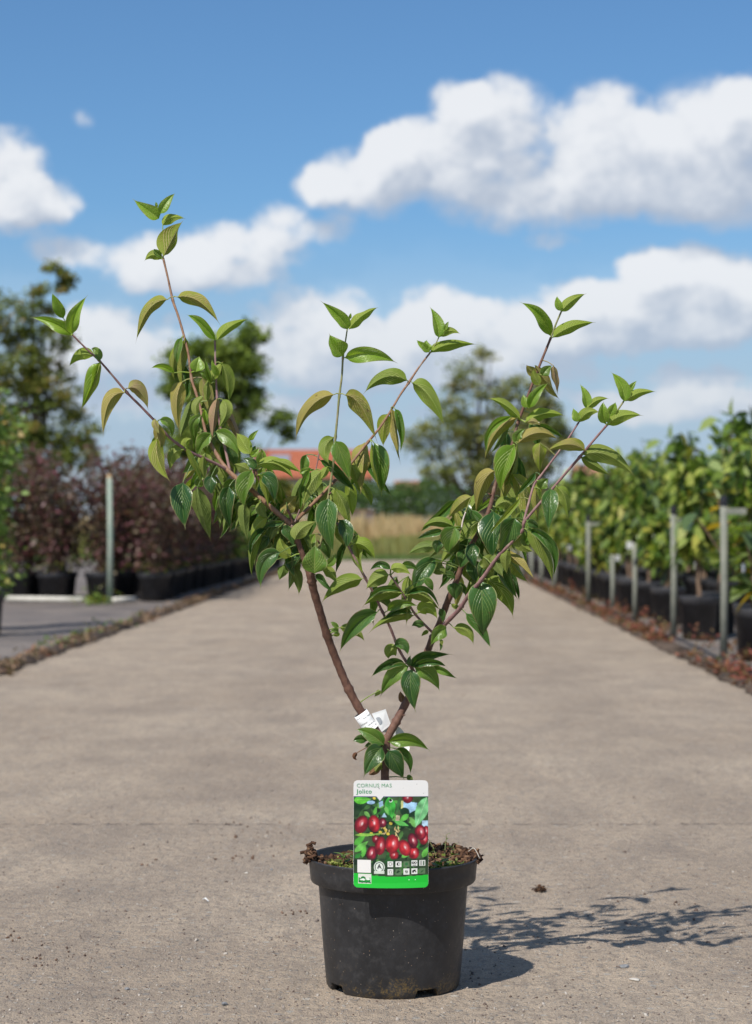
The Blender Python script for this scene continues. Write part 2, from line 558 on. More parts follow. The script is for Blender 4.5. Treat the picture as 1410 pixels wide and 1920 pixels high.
tree('tall mottled dark tree with a pointed leader rising at the left edge',
     [(108, 515, 20, 32), (85, 565, 38, 30), (125, 535, 16, 20), (20, 590, 60, 42), (75, 640, 62, 42), (20, 690, 75, 50), (100, 720, 62, 50), (55, 785, 95, 55), (150, 800, 42, 35), (-60, 650, 60, 90), (-90, 780, 90, 90), (40, 850, 110, 50), (150, 850, 50, 30)],
     52, m_tree_a, 23000, .12, 70, 11, tw=.2)
tree('round green tree standing behind the upper left shoots with a hanging lower limb',
     [(470, 628, 30, 28), (415, 665, 68, 34), (345, 672, 48, 30), (450, 700, 56, 44), (380, 730, 72, 40), (460, 755, 44, 34), (330, 720, 30, 26), (528, 795, 28, 24), (400, 790, 70, 30), (540, 820, 12, 20), (350, 830, 60, 40), (430, 850, 50, 40)],
     62, m_tree_b, 22000, .14, 420, 12, tw=.2)
tree('light sparse yellowish tree in the middle distance behind the right shoots',
     [(912, 675, 26, 28), (870, 705, 44, 32), (950, 718, 36, 32), (880, 760, 72, 40), (965, 765, 36, 30), (845, 810, 68, 38), (915, 830, 80, 44), (800, 830, 46, 36), (980, 850, 42, 50), (850, 875, 92, 34), (940, 900, 60, 30)],
     66, m_tree_c, 15000, .12, 895, 13, tw=.18)
tree('small greyish green tree to the right of the sparse yellowish tree',
     [(1010, 735, 24, 24), (1020, 775, 34, 30), (985, 800, 30, 30), (1035, 820, 40, 30), (1000, 860, 50, 34)],
     74, m_tree_c, 9000, .14, 1012, 14, tw=.14)
tree('low dark bush below the orange roof, left of the hedge',
     [(510, 918, 46, 20), (560, 940, 36, 14), (470, 925, 40, 22), (500, 950, 70, 20), (590, 958, 40, 12)],
     76, m_tree_a, 7000, .13, 530, 15, tw=.08)

# hedge of tall green crops
m_hedge = foliage_mat('foliage_hedge', [(.040, .080, .028), (.070, .13, .036), (.12, .18, .05)], .7, .25, .12)
r = np.random.default_rng(5)
n = 26000
yy = r.uniform(78, 84, n); px = r.uniform(600, 1120, n)
top = 905 + 7 * np.sin(px * .045) + 5 * np.sin(px * .13 + 1) + r.normal(size=n) * 3
zz = r.uniform(0, 1, n) ** .7 * ((HOR - top) / F * 80 + H)
C = np.stack([(px - CX) / F * yy, yy, zz], 1)
t = empty('hedge', (float(C[:, 0].mean()), 81, 0), 'long clipped green hedge across the end of the field', 'hedge')
world_child('foliage', leaf_cloud('foliage', C, r.uniform(.09, .2, n), m_hedge, r, .6, 0, hexa=False), t)

# ------------------------------------------------------------------ far buildings
m_tile = simple('orange_roof_tile', (.40, .130, .070), (.46, .17, .10), 3, .8, .2, .3, .02)
m_wall = simple('pale_render', (.42, .40, .37), (.52, .50, .46), 2, .9, .2, .1, .01)
m_slate = simple('dark_blue_roof', (.06, .07, .10), (.09, .10, .14), 1, .6, .4, .1, .01)
m_glass = simple('dark_window_glass', (.03, .035, .045), (.06, .07, .09), 1, .15, .6, 0, .001)
m_frame = simple('white_window_frame', (.65, .65, .63), None, 3, .5, .4, 0, .001)
m_solar = simple('grey_roof_panel', (.20, .21, .24), (.26, .27, .30), 2, .3, .5, 0, .001)
def house(name, label, x0, x1, ytop, yeave, Y, roofm, wallm, depth=7, windows=3, panel=False, cat='house'):
    X0 = (x0 - CX) / F * Y; X1 = (x1 - CX) / F * Y
    zr = H + (HOR - ytop) / F * Y; ze = H + (HOR - yeave) / F * Y
    cxm = (X0 + X1) / 2
    t = empty(name, (cxm, Y + depth / 2, 0), label, cat)
    mb = MB()
    mb.box((cxm, Y + depth / 2, ze / 2), (X1 - X0 - .5, depth - .6, ze))
    # gables
    n0 = len(mb.v); g0, g1 = X0 + .25, X1 - .25
    for gx in (g0, g1):
        mb.v += [(gx, Y + .3, ze), (gx, Y + depth - .3, ze), (gx, Y + depth / 2, zr - .12)]
    mb.f += [(n0, n0+2, n0+1), (n0+3, n0+4, n0+5)]
    world_child('wall', mb.mesh('wall'), t, wallm)
    mb = MB(); th = .14
    for sgn in (0, 1):
        ya = Y - .25 if sgn == 0 else Y + depth + .25
        n0 = len(mb.v); ym = Y + depth / 2
        for gx in (X0, X1):
            mb.v += [(gx, ya, ze - .12), (gx, ym, zr), (gx, ym, zr - th), (gx, ya, ze - .12 - th)]
        a = n0
        mb.f += [(a, a+4, a+5, a+1), (a+3, a+2, a+6, a+7), (a, a+1, a+2, a+3), (a+4, a+7, a+6, a+5), (a, a+3, a+7, a+4), (a+1, a+5, a+6, a+2)]
    ro = world_child('roof', mb.mesh('roof'), t, roofm)
    # rows of tiles stand proud as courses
    if roofm is m_tile:
        mb = MB(); ym = Y + depth / 2; k = 16
        for i in range(k):
            f = (i + .5) / k
            yy_ = (Y - .25) * (1 - f) + ym * f; zz_ = (ze - .12) * (1 - f) + zr * f
            mb.box((cxm, yy_, zz_ + .02), (X1 - X0, .10, .04))
        co = world_child('tile_courses', mb.mesh('tile_courses'), t, roofm); co['kind'] = 'stuff'
    if panel:
        f0, f1 = .25, .75; ym = Y + depth / 2
        xa = (503 - CX) / F * Y; xb = (540 - CX) / F * Y
        mb = MB(); v = []
        for f in (f0, f1):
            for xx in (xa, xb):
                v.append((xx, (Y - .25) * (1 - f) + ym * f, (ze - .12) * (1 - f) + zr * f + .09))
        mb.v = v + [(a, b, c - .07) for a, b, c in v]
        mb.f = [(0, 1, 3, 2), (4, 6, 7, 5), (0, 4, 5, 1), (2, 3, 7, 6), (0, 2, 6, 4), (1, 5, 7, 3)]
        world_child('roof_panel', mb.mesh('roof_panel'), t, m_solar)
    for i in range(windows):
        f = (i + .5) / windows; xx = X0 + (X1 - X0) * f
        w = world_child('window', MB().box((xx, Y + .26, ze * .62), (1.0, .12, .95)).mesh('window'), t, m_frame)
        p = world_child('pane', MB().box((xx, Y + .19, ze * .62), (.8, .03, .75)).mesh('pane'), w, m_glass)
    return t
house('farmhouse', 'pale house with a long orange tiled roof and a grey roof panel', 470, 700, 838, 888, 118, m_tile, m_wall, 8, 4, True)
m_dull = simple('dull_red_tile', (.33, .150, .105), (.40, .20, .14), 3, .85, .1, .3, .02)
house('far_house', 'small far house with a dull red roof above the hedge', 740, 800, 899, 912, 150, m_dull, m_wall, 7, 2)
house('red_roofed_shed', 'red roof peeping over the right bed beside the lowest right leaf', 1082, 1128, 868, 888, 120, m_dull, m_wall, 5, 1)
house('red_roofed_cottage', 'small red roof above the right bed beneath the big-leaved plant', 1182, 1215, 868, 890, 125, m_dull, m_wall, 5, 1)
house('warehouse', 'low warehouse with a dark blue roof behind the purple shrubs', 215, 360, 878, 906, 105, m_slate, m_wall, 9, 2, cat='building')
# low grey crate-like shed in the field
t = empty('field_bunker', at(672, HOR, 60), 'low brown-grey walled bunker standing in the dry grass', 'bunker')
t.location.z = 0
bx_ = (672 - CX) / F * 60
world_child('wall', MB().box((bx_, 60, .58), (.95, .8, 1.16)).mesh('wall'), t, simple('weathered_boards', (.17, .14, .13), (.22, .18, .16), 3, .9, .2))
world_child('lid', MB().box((bx_, 60, 1.19), (1.02, .9, .05)).mesh('lid'), t, simple('rusty_lid', (.24, .16, .12), (.28, .19, .13), 3, .9, .2))

# ------------------------------------------------------------------ grasses at the end of the lane
def grass(name, label, x0, x1, y0, y1, n, hlo, hhi, wid, cols, seed):
    r = np.random.default_rng(seed)
    yy = r.uniform(y0, y1, n); xx = r.uniform(x0, x1, n) + .0189 * yy
    clump = .75 + .25 * np.sin(xx * 1.7 + yy * .6) * np.sin(yy * .9 - xx * .4)
    h = r.uniform(hlo, hhi, n) * clump
    a = r.uniform(0, math.pi, n); w = wid * r.uniform(.6, 1.3, n)
    lean = r.normal(size=(n, 2)) * .16 * h[:, None]
    V = np.zeros((n, 4, 3))
    V[:, 0] = np.stack([xx - np.cos(a) * w, yy - np.sin(a) * w, np.zeros(n)], 1)
    V[:, 1] = np.stack([xx + np.cos(a) * w, yy + np.sin(a) * w, np.zeros(n)], 1)
    V[:, 2] = np.stack([xx + lean[:, 0] + np.cos(a) * w * .5, yy + lean[:, 1], h], 1)
    V[:, 3] = np.stack([xx + lean[:, 0] - np.cos(a) * w * .5, yy + lean[:, 1], h * .96], 1)
    me = np_mesh(name, V.reshape(-1, 3), np.arange(n * 4).reshape(n, 4), tint=np.clip(r.normal(.5, .22, n) + .25 * (clump - .75), 0, 1))
    o = link(name, me, None, foliage_mat(name + '_blades', cols, .7, .3))
    return tag(o, label, 'grass', kind='stuff')
grass('grass_strip', 'bright green mown grass at the end of the lane', -14, 14, 43, 46.5, 26000, .05, .13, .02, [(.06, .10, .02), (.10, .17, .03), (.14, .21, .045)], 21)
grass('meadow_grass', 'yellow-green meadow grass behind the mown strip', -16, 16, 46.5, 55, 30000, .35, .62, .02, [(.15, .17, .035), (.24, .24, .06), (.34, .27, .10)], 22)
grass('dry_grass', 'dry straw-coloured tall grass in front of the hedge', -18, 18, 55, 76, 42000, .85, 1.25, .03, [(.42, .29, .15), (.54, .39, .21), (.64, .48, .28)], 23)
# ------------------------------------------------------------------ nursery beds
def pot_plastic(name, base=(.018, .018, .020)):
    m, N = material(name)
    o = N.n('ShaderNodeTexCoord').outputs['Object']
    g = N.n('ShaderNodeNewGeometry').outputs['Position']
    x, y, z = N.sep(o)
    big = N.noise(o, 9, 4, .6); dust = N.noise(o, 60, 5, .7); sp = N.noise(o, 520, 2, .6); st = N.noise(N.scale(o, (1, 1, .25)), 30, 4, .6)
    col = N.mix(N.ss(big, .35, .7), base, tuple(k * 1.8 for k in base))
    col = N.mix(N.ss(dust, .45, .75, 0, .45), col, (.062, .058, .056))
    lowf = N.ss(z, .075, .0)
    moss = N.m('MULTIPLY', N.ss(N.m('ADD', N.noise(o, 28, 5, .7), N.m('MULTIPLY', lowf, .16)), .60, .72), lowf)
    fine = N.ss(N.noise(o, 260, 3, .8), .45, .62)
    moss = N.m('MULTIPLY', moss, fine)
    col = N.mix(N.m('MULTIPLY', moss, .85), col, (.16, .105, .035))
    vs = N.n('ShaderNodeTexVoronoi'); N.put(vs.inputs['Vector'], o); vs.inputs['Scale'].default_value = 210
    sr, sg, sb = N.sep(vs.outputs['Color'])
    fl = N.m('MULTIPLY', N.ss(vs.outputs['Distance'], .20, .10), N.m('GREATER_THAN', sr, .86))
    col = N.mix(N.m('MULTIPLY', fl, .8), col, N.mix(sg, (.33, .28, .22), (.22, .12, .06)))
    scuff = N.noise(N.scale(o, (1, 1, .10)), 55, 5, .7)
    col = N.mix(N.m('MULTIPLY', N.ss(scuff, .60, .74), .35), col, (.085, .080, .076))
    splash = N.m('MULTIPLY', N.ss(N.noise(o, 16, 6, .75), .56, .68), N.ss(z, .14, .0))
    col = N.mix(N.m('MULTIPLY', splash, .45), col, (.085, .072, .058))
    rough = N.ss(dust, .3, .75, .34, .58)
    h = N.m('ADD', N.m('MULTIPLY', st, .6), N.m('MULTIPLY', sp, .15))
    finish(N, principled(N, col, rough, .45, h, .12, .002))
    return m
m_pot = pot_plastic('black_pot_plastic', (.030, .030, .033))
m_soil = simple('dark_potting_soil', (.035, .022, .015), (.10, .06, .038), 40, .95, .1, .8, .006)
m_stem = simple('thin_stem_bark', (.17, .11, .075), (.26, .18, .12), 30, .8, .2, .3, .002)
m_purple = foliage_mat('foliage_purple', [(.050, .046, .030), (.095, .045, .045), (.165, .055, .070), (.125, .120, .065), (.28, .19, .17)], .45, .28)
m_green = foliage_mat('foliage_bed_green', [(.018, .044, .009), (.062, .118, .016), (.145, .225, .030), (.32, .38, .080), (.36, .34, .06)], .42, .38, .45)
m_ygreen = foliage_mat('foliage_yellow_green', [(.07, .12, .02), (.13, .20, .03), (.20, .26, .05), (.30, .23, .05)], .45, .38)
m_orange = foliage_mat('foliage_autumn', [(.16, .17, .03), (.34, .25, .03), (.38, .16, .03)], .5, .38)
m_hang = foliage_mat('foliage_hornbeam', [(.06, .12, .022), (.12, .21, .035), (.19, .29, .06), (.34, .24, .07)], .5, .32)
def pot_mesh(rt, rb, h, seg=28):
    mb = MB()
    mb.lathe([(rb * .9, .004), (rb, .004), (rt * .93, h * .80), (rt * .94, h * .80), (rt, h * .805), (rt * 1.015, h * .99), (rt * 1.01, h), (rt * .96, h), (rt * .95, h * .90)], seg)
    me = mb.mesh('pot'); me.materials.append(m_pot); me.shade_smooth()
    soil = MB().lathe([(rt * .955, h * .90), (rt * .6, h * .915), (.001, h * .93)], seg).mesh('soil')
    soil.materials.append(m_soil)
    return me, soil
def shrub_variant(r, height, spread, pot_h, nst, nleaf, lsize, mat, droop=.2, low=.25, asp=.5, weeds=False):
    """returns (pot, soil, stems, foliage, weeds) meshes in the plant's own frame"""
    prad = {'a': .165}.get('a')
    mb = MB(); C = []; Od = []
    for k in range(nst):
        a = r.uniform(0, 2 * math.pi); q = spread * r.uniform(.25, 1.0)
        hh = height * r.uniform(.72, 1.0)
        p0 = (r.normal() * .015, r.normal() * .015, pot_h * .9)
        p1 = (math.cos(a) * q * .45, math.sin(a) * q * .45, pot_h + (hh - pot_h) * .5)
        p2 = (math.cos(a) * q + r.normal() * .03, math.sin(a) * q + r.normal() * .03, hh)
        pth = smooth_path([p0, p1, p2], 6)
        mb.tube(pth, np.linspace(.008, .002, len(pth)), 5, cap=False)
        pa = np.array(pth)
        m = nleaf // nst
        f = r.uniform(low, 1, m) ** .85 * (len(pa) - 1.001)
        i = f.astype(int); fr = (f - i)[:, None]
        c = pa[i] * (1 - fr) + pa[i + 1] * fr
        off = r.normal(size=(m, 3)) * np.array((1, 1, .6)) * spread * .24 * (1.15 - .75 * f / len(pa))[:, None]
        C.append(c + off); Od.append(off / (np.linalg.norm(off, axis=1)[:, None] + 1e-6))
    C = np.concatenate(C); Od = np.concatenate(Od)
    T = np.clip(r.normal(.45, .28, len(C)), 0, 1)
    fol = leaf_cloud('foliage', C, lsize * r.uniform(.55, 1.25, len(C)), mat, r, asp, droop, T, Od)
    st = mb.mesh('stem'); st.materials.append(m_stem)
    wd = None
    if weeds:
        m = 70
        c = np.stack([r.normal(size=m) * .09, r.normal(size=m) * .09, pot_h + r.uniform(0, .10, m)], 1)
        wd = leaf_cloud('weeds', c, r.uniform(.02, .05, m), m_ygreen, r, .6, -.3)
    return st, fol, wd
POT_A = pot_mesh(.165, .13, .28)
POT_B = pot_mesh(.130, .105, .29)
def place(var, pot, p, label, group, rz=0.0, sc=1.0, name='potted_shrub', cat='potted shrub', zs=None):
    t = empty(name, p, label, cat, group)
    t.rotation_euler.z = rz
    po = link('pot', pot[0], t); so = link('soil', pot[1], t)
    st, fol, wd = var
    ob = [link('stem', st, t), link('foliage', fol, t)]
    if wd is not None:
        ob.append(link('weeds', wd, t)); ob[-1]['kind'] = 'stuff'
    for o in ob[:2]:
        o.scale = (sc, sc, zs or (sc * .5 + .5))
    return t
r = np.random.default_rng(31)
ORD = ['first', 'second', 'third', 'fourth', 'fifth', 'sixth', 'seventh', 'eighth', 'ninth', 'tenth', 'eleventh', 'twelfth', 'thirteenth', 'fourteenth', 'fifteenth', 'sixteenth']
PUR = [shrub_variant(r, h, .40, .28, 11, 1500, .058, m_purple, .0, .06, .6, True) for h in (1.62, 1.54, 1.68, 1.48)]
GRN_L = [shrub_variant(r, h, .34, .28, 8, 1100, .06, m_hang, .1, .08, .6) for h in (1.0, .85)]
BED = [shrub_variant(r, h, .36, .29, 7, 440, .142, m_green, .30, .26, .50) for h in (1.26, 1.36, 1.20, 1.42, 1.30)]
gp = 'purple-leaved potted shrubs in the left bed'
i = 0
# front row, facing the camera
for k, l in enumerate((-2.62, -3.12, -3.58, -4.02, -4.5)):
    for row in range(2):
        i += 1
        words = ['at the lane corner', 'behind the tall stake', 'third from the lane', 'fourth from the lane', 'fifth from the lane'][k]
        lab = 'purple shrub in a black pot, %s row of the left bed, %s' % (('front', 'second')[row], words)
        place(PUR[(i * 3 + row) % 4], POT_A, road(l + r.uniform(-.05, .05), 20.0 + row * .62 + r.uniform(-.06, .06), .003), lab, gp, r.uniform(0, 6.2), r.uniform(.95, 1.1))
for k in range(9):
    s = 21.3 + k * .68
    for c in range(2):
        i += 1
        lab = 'dark purple shrub by the lane, %s pot beyond the near corner shrubs' % ORD[k] if c == 0 else 'purple shrub in the second line behind the lane-side pots of the left bed'
        place(PUR[(i * 5 + c) % 4], POT_A, road(-2.62 - .52 * c + r.uniform(-.05, .05), s, .003), lab, gp + (', lane side' if c == 0 else ', second line'), r.uniform(0, 6.2), r.uniform(.9, 1.08))
for k in range(14):
    s = 27.4 + k * .72
    for c in range(2):
        i += 1
        place(GRN_L[i % 2], POT_A, road(-2.6 - .5 * c + r.uniform(-.05, .05), s, .003), 'lower yellow-green shrub in a black pot beyond the purple shrubs', 'yellow-green potted shrubs at the far end of the left bed', r.uniform(0, 6.2), r.uniform(.9, 1.1))
# tall green plant cut by the left picture edge
HB = [shrub_variant(r, 1.76, .30, .28, 7, 1500, .055, m_hang, .05, .02, .6, True)]
place(HB[0], POT_B, road(-2.92, 13.6, .003), 'tall light green leafy plant in a black pot at the left edge of the picture', None, 1.0, 1.0, 'potted_shrub', 'potted shrub')
place(HB[0], POT_B, road(-3.10, 14.5, .003), 'second tall light green plant, just behind the one at the left edge', None, 3.0, 1.0, 'potted_shrub', 'potted shrub')

# right bed
gr = 'green potted shrubs in the right bed'
ss_ = [11.65, 13.2, 15.1, 16.4, 17.4, 18.1, 18.7, 19.6, 20.5, 21.5, 22.5, 23.6, 24.8, 26.0, 27.3, 28.6, 30.0, 31.5, 33.0, 34.6, 36.2]
far_words = 'green shrub in the right bed\'s front line, %s pot beyond the third bracketed stake'
near_words = ['green shrub in a black pot at the right edge, nearest the camera', 'green shrub in the big black pot just left of the nearest stake',
  'green shrub in a black pot right behind the second stake', 'green shrub in a black pot left of the second tall stake', 'green shrub in a black pot behind the third stake',
  'green shrub whose pot stands between the two short stakes', 'green shrub right of the third bracketed stake']
for k, s in enumerate(ss_):
    for c in range(4):
        l = 1.91 + c * .66 + r.uniform(-.03, .03) + (.12 if s < 12 else 0)
        if c and l > .172 * s + .35:
            continue
        i += 1
        if c == 0:
            lab = near_words[k] if k < len(near_words) else far_words % ORD[k - len(near_words)]
        else:
            lab = 'green shrub in the %s line of the right bed, behind the front pots' % ('second', 'third', 'fourth')[c - 1]
        place(BED[(i * 7 + c) % 5], POT_B, road(l, s + (c % 2) * .3, .003), lab, gr + ('' if (c == 0 and k < len(near_words)) else (', far front pots', ', second line', ', third line', ', fourth line')[c]), r.uniform(0, 6.2), r.uniform(.58, .74) if c == 0 else r.uniform(.92, 1.12), zs=r.uniform(.80, 1.08) if c == 0 else r.uniform(.90, 1.24))
# yellowish big-leaved plants near the right edge: their leaves can be told apart
big = np.array([(0, 0), (.12, .16), (.32, .26), (.55, .24), (.8, .11), (1, 0)])
def big_leaf(mat, fold=.22, bend=.25):
    V = []; Fc = []
    for i, (a, b) in enumerate(big):
        zc = -bend * a * a
        V += [(a, b, zc + fold * b), (a, 0, zc), (a, -b, zc + fold * b)]
    for i in range(len(big) - 1):
        k = i * 3
        Fc += [(k, k+3, k+4, k+1), (k+1, k+4, k+5, k+2)]
    me = np_mesh('leaf', V, Fc, tint=np.full(len(Fc), .5)); me.materials.append(mat); me.shade_smooth()
    return me
LEAF_Y = [big_leaf(foliage_mat('big_leaf_lime', [(.15, .21, .04)] * 2, .4, .4)), big_leaf(foliage_mat('big_leaf_green', [(.05, .105, .025)] * 2, .35, .3)), big_leaf(foliage_mat('big_leaf_gold', [(.40, .27, .03)] * 2, .45, .4))]
def big_plant(p, label, height, n, mix, seed, size=.13, lean=0.0):
    r = np.random.default_rng(seed)
    t = empty('large_leaved_shrub', p, label, 'potted shrub')
    link('pot', POT_B[0], t); link('soil', POT_B[1], t)
    mb = MB(); sp = []
    for k in range(4):
        a = r.uniform(0, 6.28); q = r.uniform(.08, .2)
        pth = smooth_path([(0, 0, .26), (math.cos(a) * q * .5 + lean * .5, math.sin(a) * q * .5, .26 + (height - .26) * .5), (math.cos(a) * q + lean, math.sin(a) * q, height * r.uniform(.8, 1))], 8)
        mb.tube(pth, np.linspace(.008, .003, len(pth)), 6, cap=False); sp.append(pth)
    st = mb.mesh('stem'); st.materials.append(m_stem); link('stem', st, t)
    for k in range(n):
        pth = sp[k % 4]; f = .2 + .8 * ((k // 4) / max(1, n // 4 - 1)); q = pth[min(len(pth) - 1, int(f * (len(pth) - 1)))]
        o = link('leaf', LEAF_Y[int(r.choice(3, p=mix))], t)
        o.location = q
        o.rotation_euler = (r.normal() * .35, r.uniform(-.5, .55), r.uniform(0, 6.28))
        s = size * r.uniform(.7, 1.15); o.scale = (s, s, s)
    return t
big_plant(road(1.935, 11.25, .003), 'lime and gold large-leaved shrub at the right picture edge in front of the nearest stake', .86, 72, (.62, .28, .10), 51, .15, -.17)
big_plant(road(2.03, 11.9, .003), 'shrub with golden orange leaves at the right edge above the lime-leaved one', 1.06, 60, (.25, .30, .45), 52, .13, -.15)
big_plant(road(2.12, 13.9, .003), 'tall large-leaved green shrub rising over the right bed, left of the golden shrub', 1.50, 60, (.18, .80, .02), 53, .15)
big_plant(road(2.44, 21.0, .003), 'dark large-leaved shoot standing above the far part of the right bed', 1.66, 44, (.05, .95, .0), 54, .19)

# ------------------------------------------------------------------ stakes
m_stake = simple('weathered_grey_green_stake', (.17, .18, .145), (.245, .245, .20), 14, .8, .25, .3, .003)
m_post = simple('tall_stake_green', (.23, .30, .245), (.33, .36, .29), 10, .75, .25, .3, .003)
m_cutend = simple('raw_wood_end', (.50, .33, .17), (.58, .40, .22), 60, .8, .2)
m_cap = simple('black_rubber_cap', (.015, .015, .018), None, 10, .5, .4)
def stake(px, Y, ytop, label, bracket, w=.022):
    p = at(px, HOR, Y); p.z = 0.0
    h = H + (HOR - ytop) / F * Y
    t = empty('stake', p, label, 'stake', 'grey stakes along the right lane edge')
    mb = MB()
    mb.tube([(0, 0, 0), (.004, 0, h * .5), (0, .004, h)], [w, w * .97, w * .94], 10)
    me = mb.mesh('post'); me.materials.append(m_stake); me.shade_smooth(); link('post', me, t)
    if bracket:
        me = MB().box((.062, 0, h - .055), (.125, .03, .035)).mesh('bracket'); me.materials.append(m_stake); link('bracket', me, t)
        me = MB().lathe([(.001, h + .035), (w * .9, h + .03), (w * 1.1, h), (w * 1.1, h - .02)], 10).mesh('cap'); me.materials.append(m_cap); link('cap', me, t)
    return t
stake(1357, 11.2, 940, 'bracketed grey stake nearest the camera, at the right edge', True)
stake(1263, 13.2, 957, 'bracketed grey stake beside the big black pot, second from the right edge', True)
stake(1190, 15.3, 1018, 'short grey stake just left of the second bracketed stake', False, .019)
stake(1148, 17.0, 1040, 'short grey stake right of the third bracketed stake', False, .019)
stake(1103, 18.7, 972, 'bracketed grey stake behind the hanging right leaves, third from the right edge', True)
for k, (px, s) in enumerate(((1040, 22.3), (1015, 24.3), (996, 25.8), (979, 27.4), (964, 29.0), (951, 30.6))):
    stake(px, s, 1030, ['bare grey stake just right of the lowest hanging right leaf tip', 'bare grey stake behind the lowest hanging right leaf', 'bare grey stake in the far row, third after the bracketed ones', 'bare grey stake in the far row, third from its far end', 'bare grey stake in the far row, last but one', 'farthest bare grey stake of the right row'][k], False, .024)
# tall stake in the left bed
p = at(206, HOR, 19.2); p.z = .0
t = empty('tall_stake', p, 'tall pale green stake with a raw wooden tip in front of the purple shrubs', 'stake')
hh = H + (HOR - 893) / F * 19.2 - .012
me = MB().tube([(0, 0, 0), (.006, 0, hh * .5), (-.004, 0, hh)], [.030, .028, .024], 12).mesh('post'); me.materials.append(m_post); me.shade_smooth(); link('post', me, t)
me = MB().tube([(-.004, 0, hh), (-.004, 0, hh + .03)], [.026, .022], 12).mesh('tip'); me.materials.append(m_cutend); link('tip', me, t)
# pipes lying on the cloth
m_pipe = simple('pale_plastic_pipe', (.50, .47, .40), (.60, .57, .50), 12, .6, .3)
a = at(12, HOR, 19.3); b = at(158, HOR, 19.0); a.z = b.z = .05
tag(link('pipe', MB().tube([a, (a + b) / 2, b], [.028] * 3, 10).mesh('pipe'), None, m_pipe, True), 'long pale pipe lying on the cloth before the purple shrubs', 'pipe')
a = at(213, HOR, 19.0); b = at(252, HOR, 19.25); a.z = b.z = .045
tag(link('pipe', MB().tube([a, b], [.028] * 2, 10).mesh('pipe'), None, m_pipe, True), 'short white pipe end at the foot of the tall stake', 'pipe')
# clump of bright weeds at the stake
r = np.random.default_rng(61)
q = at(180, HOR, 18.9)
C = np.stack([q.x + r.normal(size=110) * .09, 18.9 + r.normal(size=110) * .07, .02 + np.abs(r.normal(size=110)) * .05], 1)
tag(link('weed_clump', leaf_cloud('weed_clump', C, r.uniform(.03, .07, 110), m_ygreen, r, .5, -.3)), 'bright green weed clump left of the foot of the tall stake', 'weed', kind='stuff')
# reddish weeds and litter along the lane edges
m_red = foliage_mat('foliage_red_weed', [(.10, .030, .020), (.19, .050, .032), (.24, .10, .055), (.12, .11, .035)], .7, .25)
m_litter = foliage_mat('dry_litter', [(.10, .065, .04), (.20, .12, .07), (.28, .20, .13), (.16, .06, .04)], .85, .15)
def weed_strip(name, label, l, w, s0, s1, n, hh, mat, seed, sz=(.02, .05)):
    r = np.random.default_rng(seed)
    k = max(4, int((s1 - s0) * 3.2)); cs = r.uniform(s0, s1, k); cl = l + r.normal(size=k) * w
    ii = r.integers(0, k, n); hk = r.uniform(.25, 1, k)
    s = cs[ii] + r.normal(size=n) * .10; ll = cl[ii] + r.normal(size=n) * .035
    z = .02 + np.abs(r.normal(size=n)) * hh * hk[ii]
    C = np.stack([ll + .01893 * s, s, z], 1)
    tag(link(name, leaf_cloud(name, C, r.uniform(*sz, n), mat, r, .45, -.5)), label, 'weeds', kind='stuff')
weed_strip('red_weeds', 'reddish brown weeds along the right lane edge', 1.575, .016, 9.0, 34, 3600, .026, m_red, 71)
weed_strip('red_weeds', 'taller rusty weed tufts on the cloth between the right stakes', 1.78, .09, 9.5, 24, 800, .06, m_red, 72)
weed_strip('leaf_litter', 'dry brown litter along the left lane edge', -2.15, .03, 8.5, 34, 3000, .014, m_litter, 73)
weed_strip('green_weeds', 'small green and rusty weeds at the left lane edge near the camera', -2.20, .05, 9.0, 15, 120, .040, m_hang, 74)
weed_strip('leaf_litter', 'dry litter scattered over the right cloth under the pots', 2.0, .25, 9.0, 22, 260, .006, m_litter, 75, (.015, .04))
# irrigation hose
pts = [road(1.66 + .02 * math.sin(s * 1.7), s, .035) for s in np.linspace(5.5, 24, 60)]
tag(link('irrigation_hose', MB().tube(pts, [.008] * 60, 8).mesh('irrigation_hose'), None, m_cap, True), 'thin black irrigation hose along the right lane edge', 'hose')
# white plant tags hanging in the right bed
m_white = simple('white_plastic_tag', (.70, .70, .68), None, 10, .5, .4, 0)
for k, (px, py, Y, w, h) in enumerate(((1180, 1022, 15.2, .045, .055), (1158, 1046, 16.6, .05, .05), (1068, 1027, 18.2, .05, .05), (1394, 1065, 11.0, .03, .045), (1087, 1032, 18.6, .03, .03), (1303, 1060, 13.0, .025, .05))):
    c = at(px, py, Y)
    me = MB().box(c, (w, .002, h), .3 + .2 * k).mesh('plant_tag')
    tag(link('plant_tag', me, None, m_white), ['bright white tag low in the right bed, between the second and third bracketed stakes', 'white tag just right of the short stake in the right bed', 'white tag left of the third bracketed stake', 'small white tag on the lime-leaved shrub at the right edge', 'tiny white tag just left of the third bracketed stake', 'small white tag above the big black pot'][k], 'tag')
# ------------------------------------------------------------------ the potted shrub in front
PX0 = 737.0
pc = at(PX0, HOR, Y0); pc.z = 0.0
hero = empty('potted_shrub', pc, 'tall branching dogwood shrub in a black plastic pot in the middle of the lane', 'potted shrub')
gz_ = 0.0
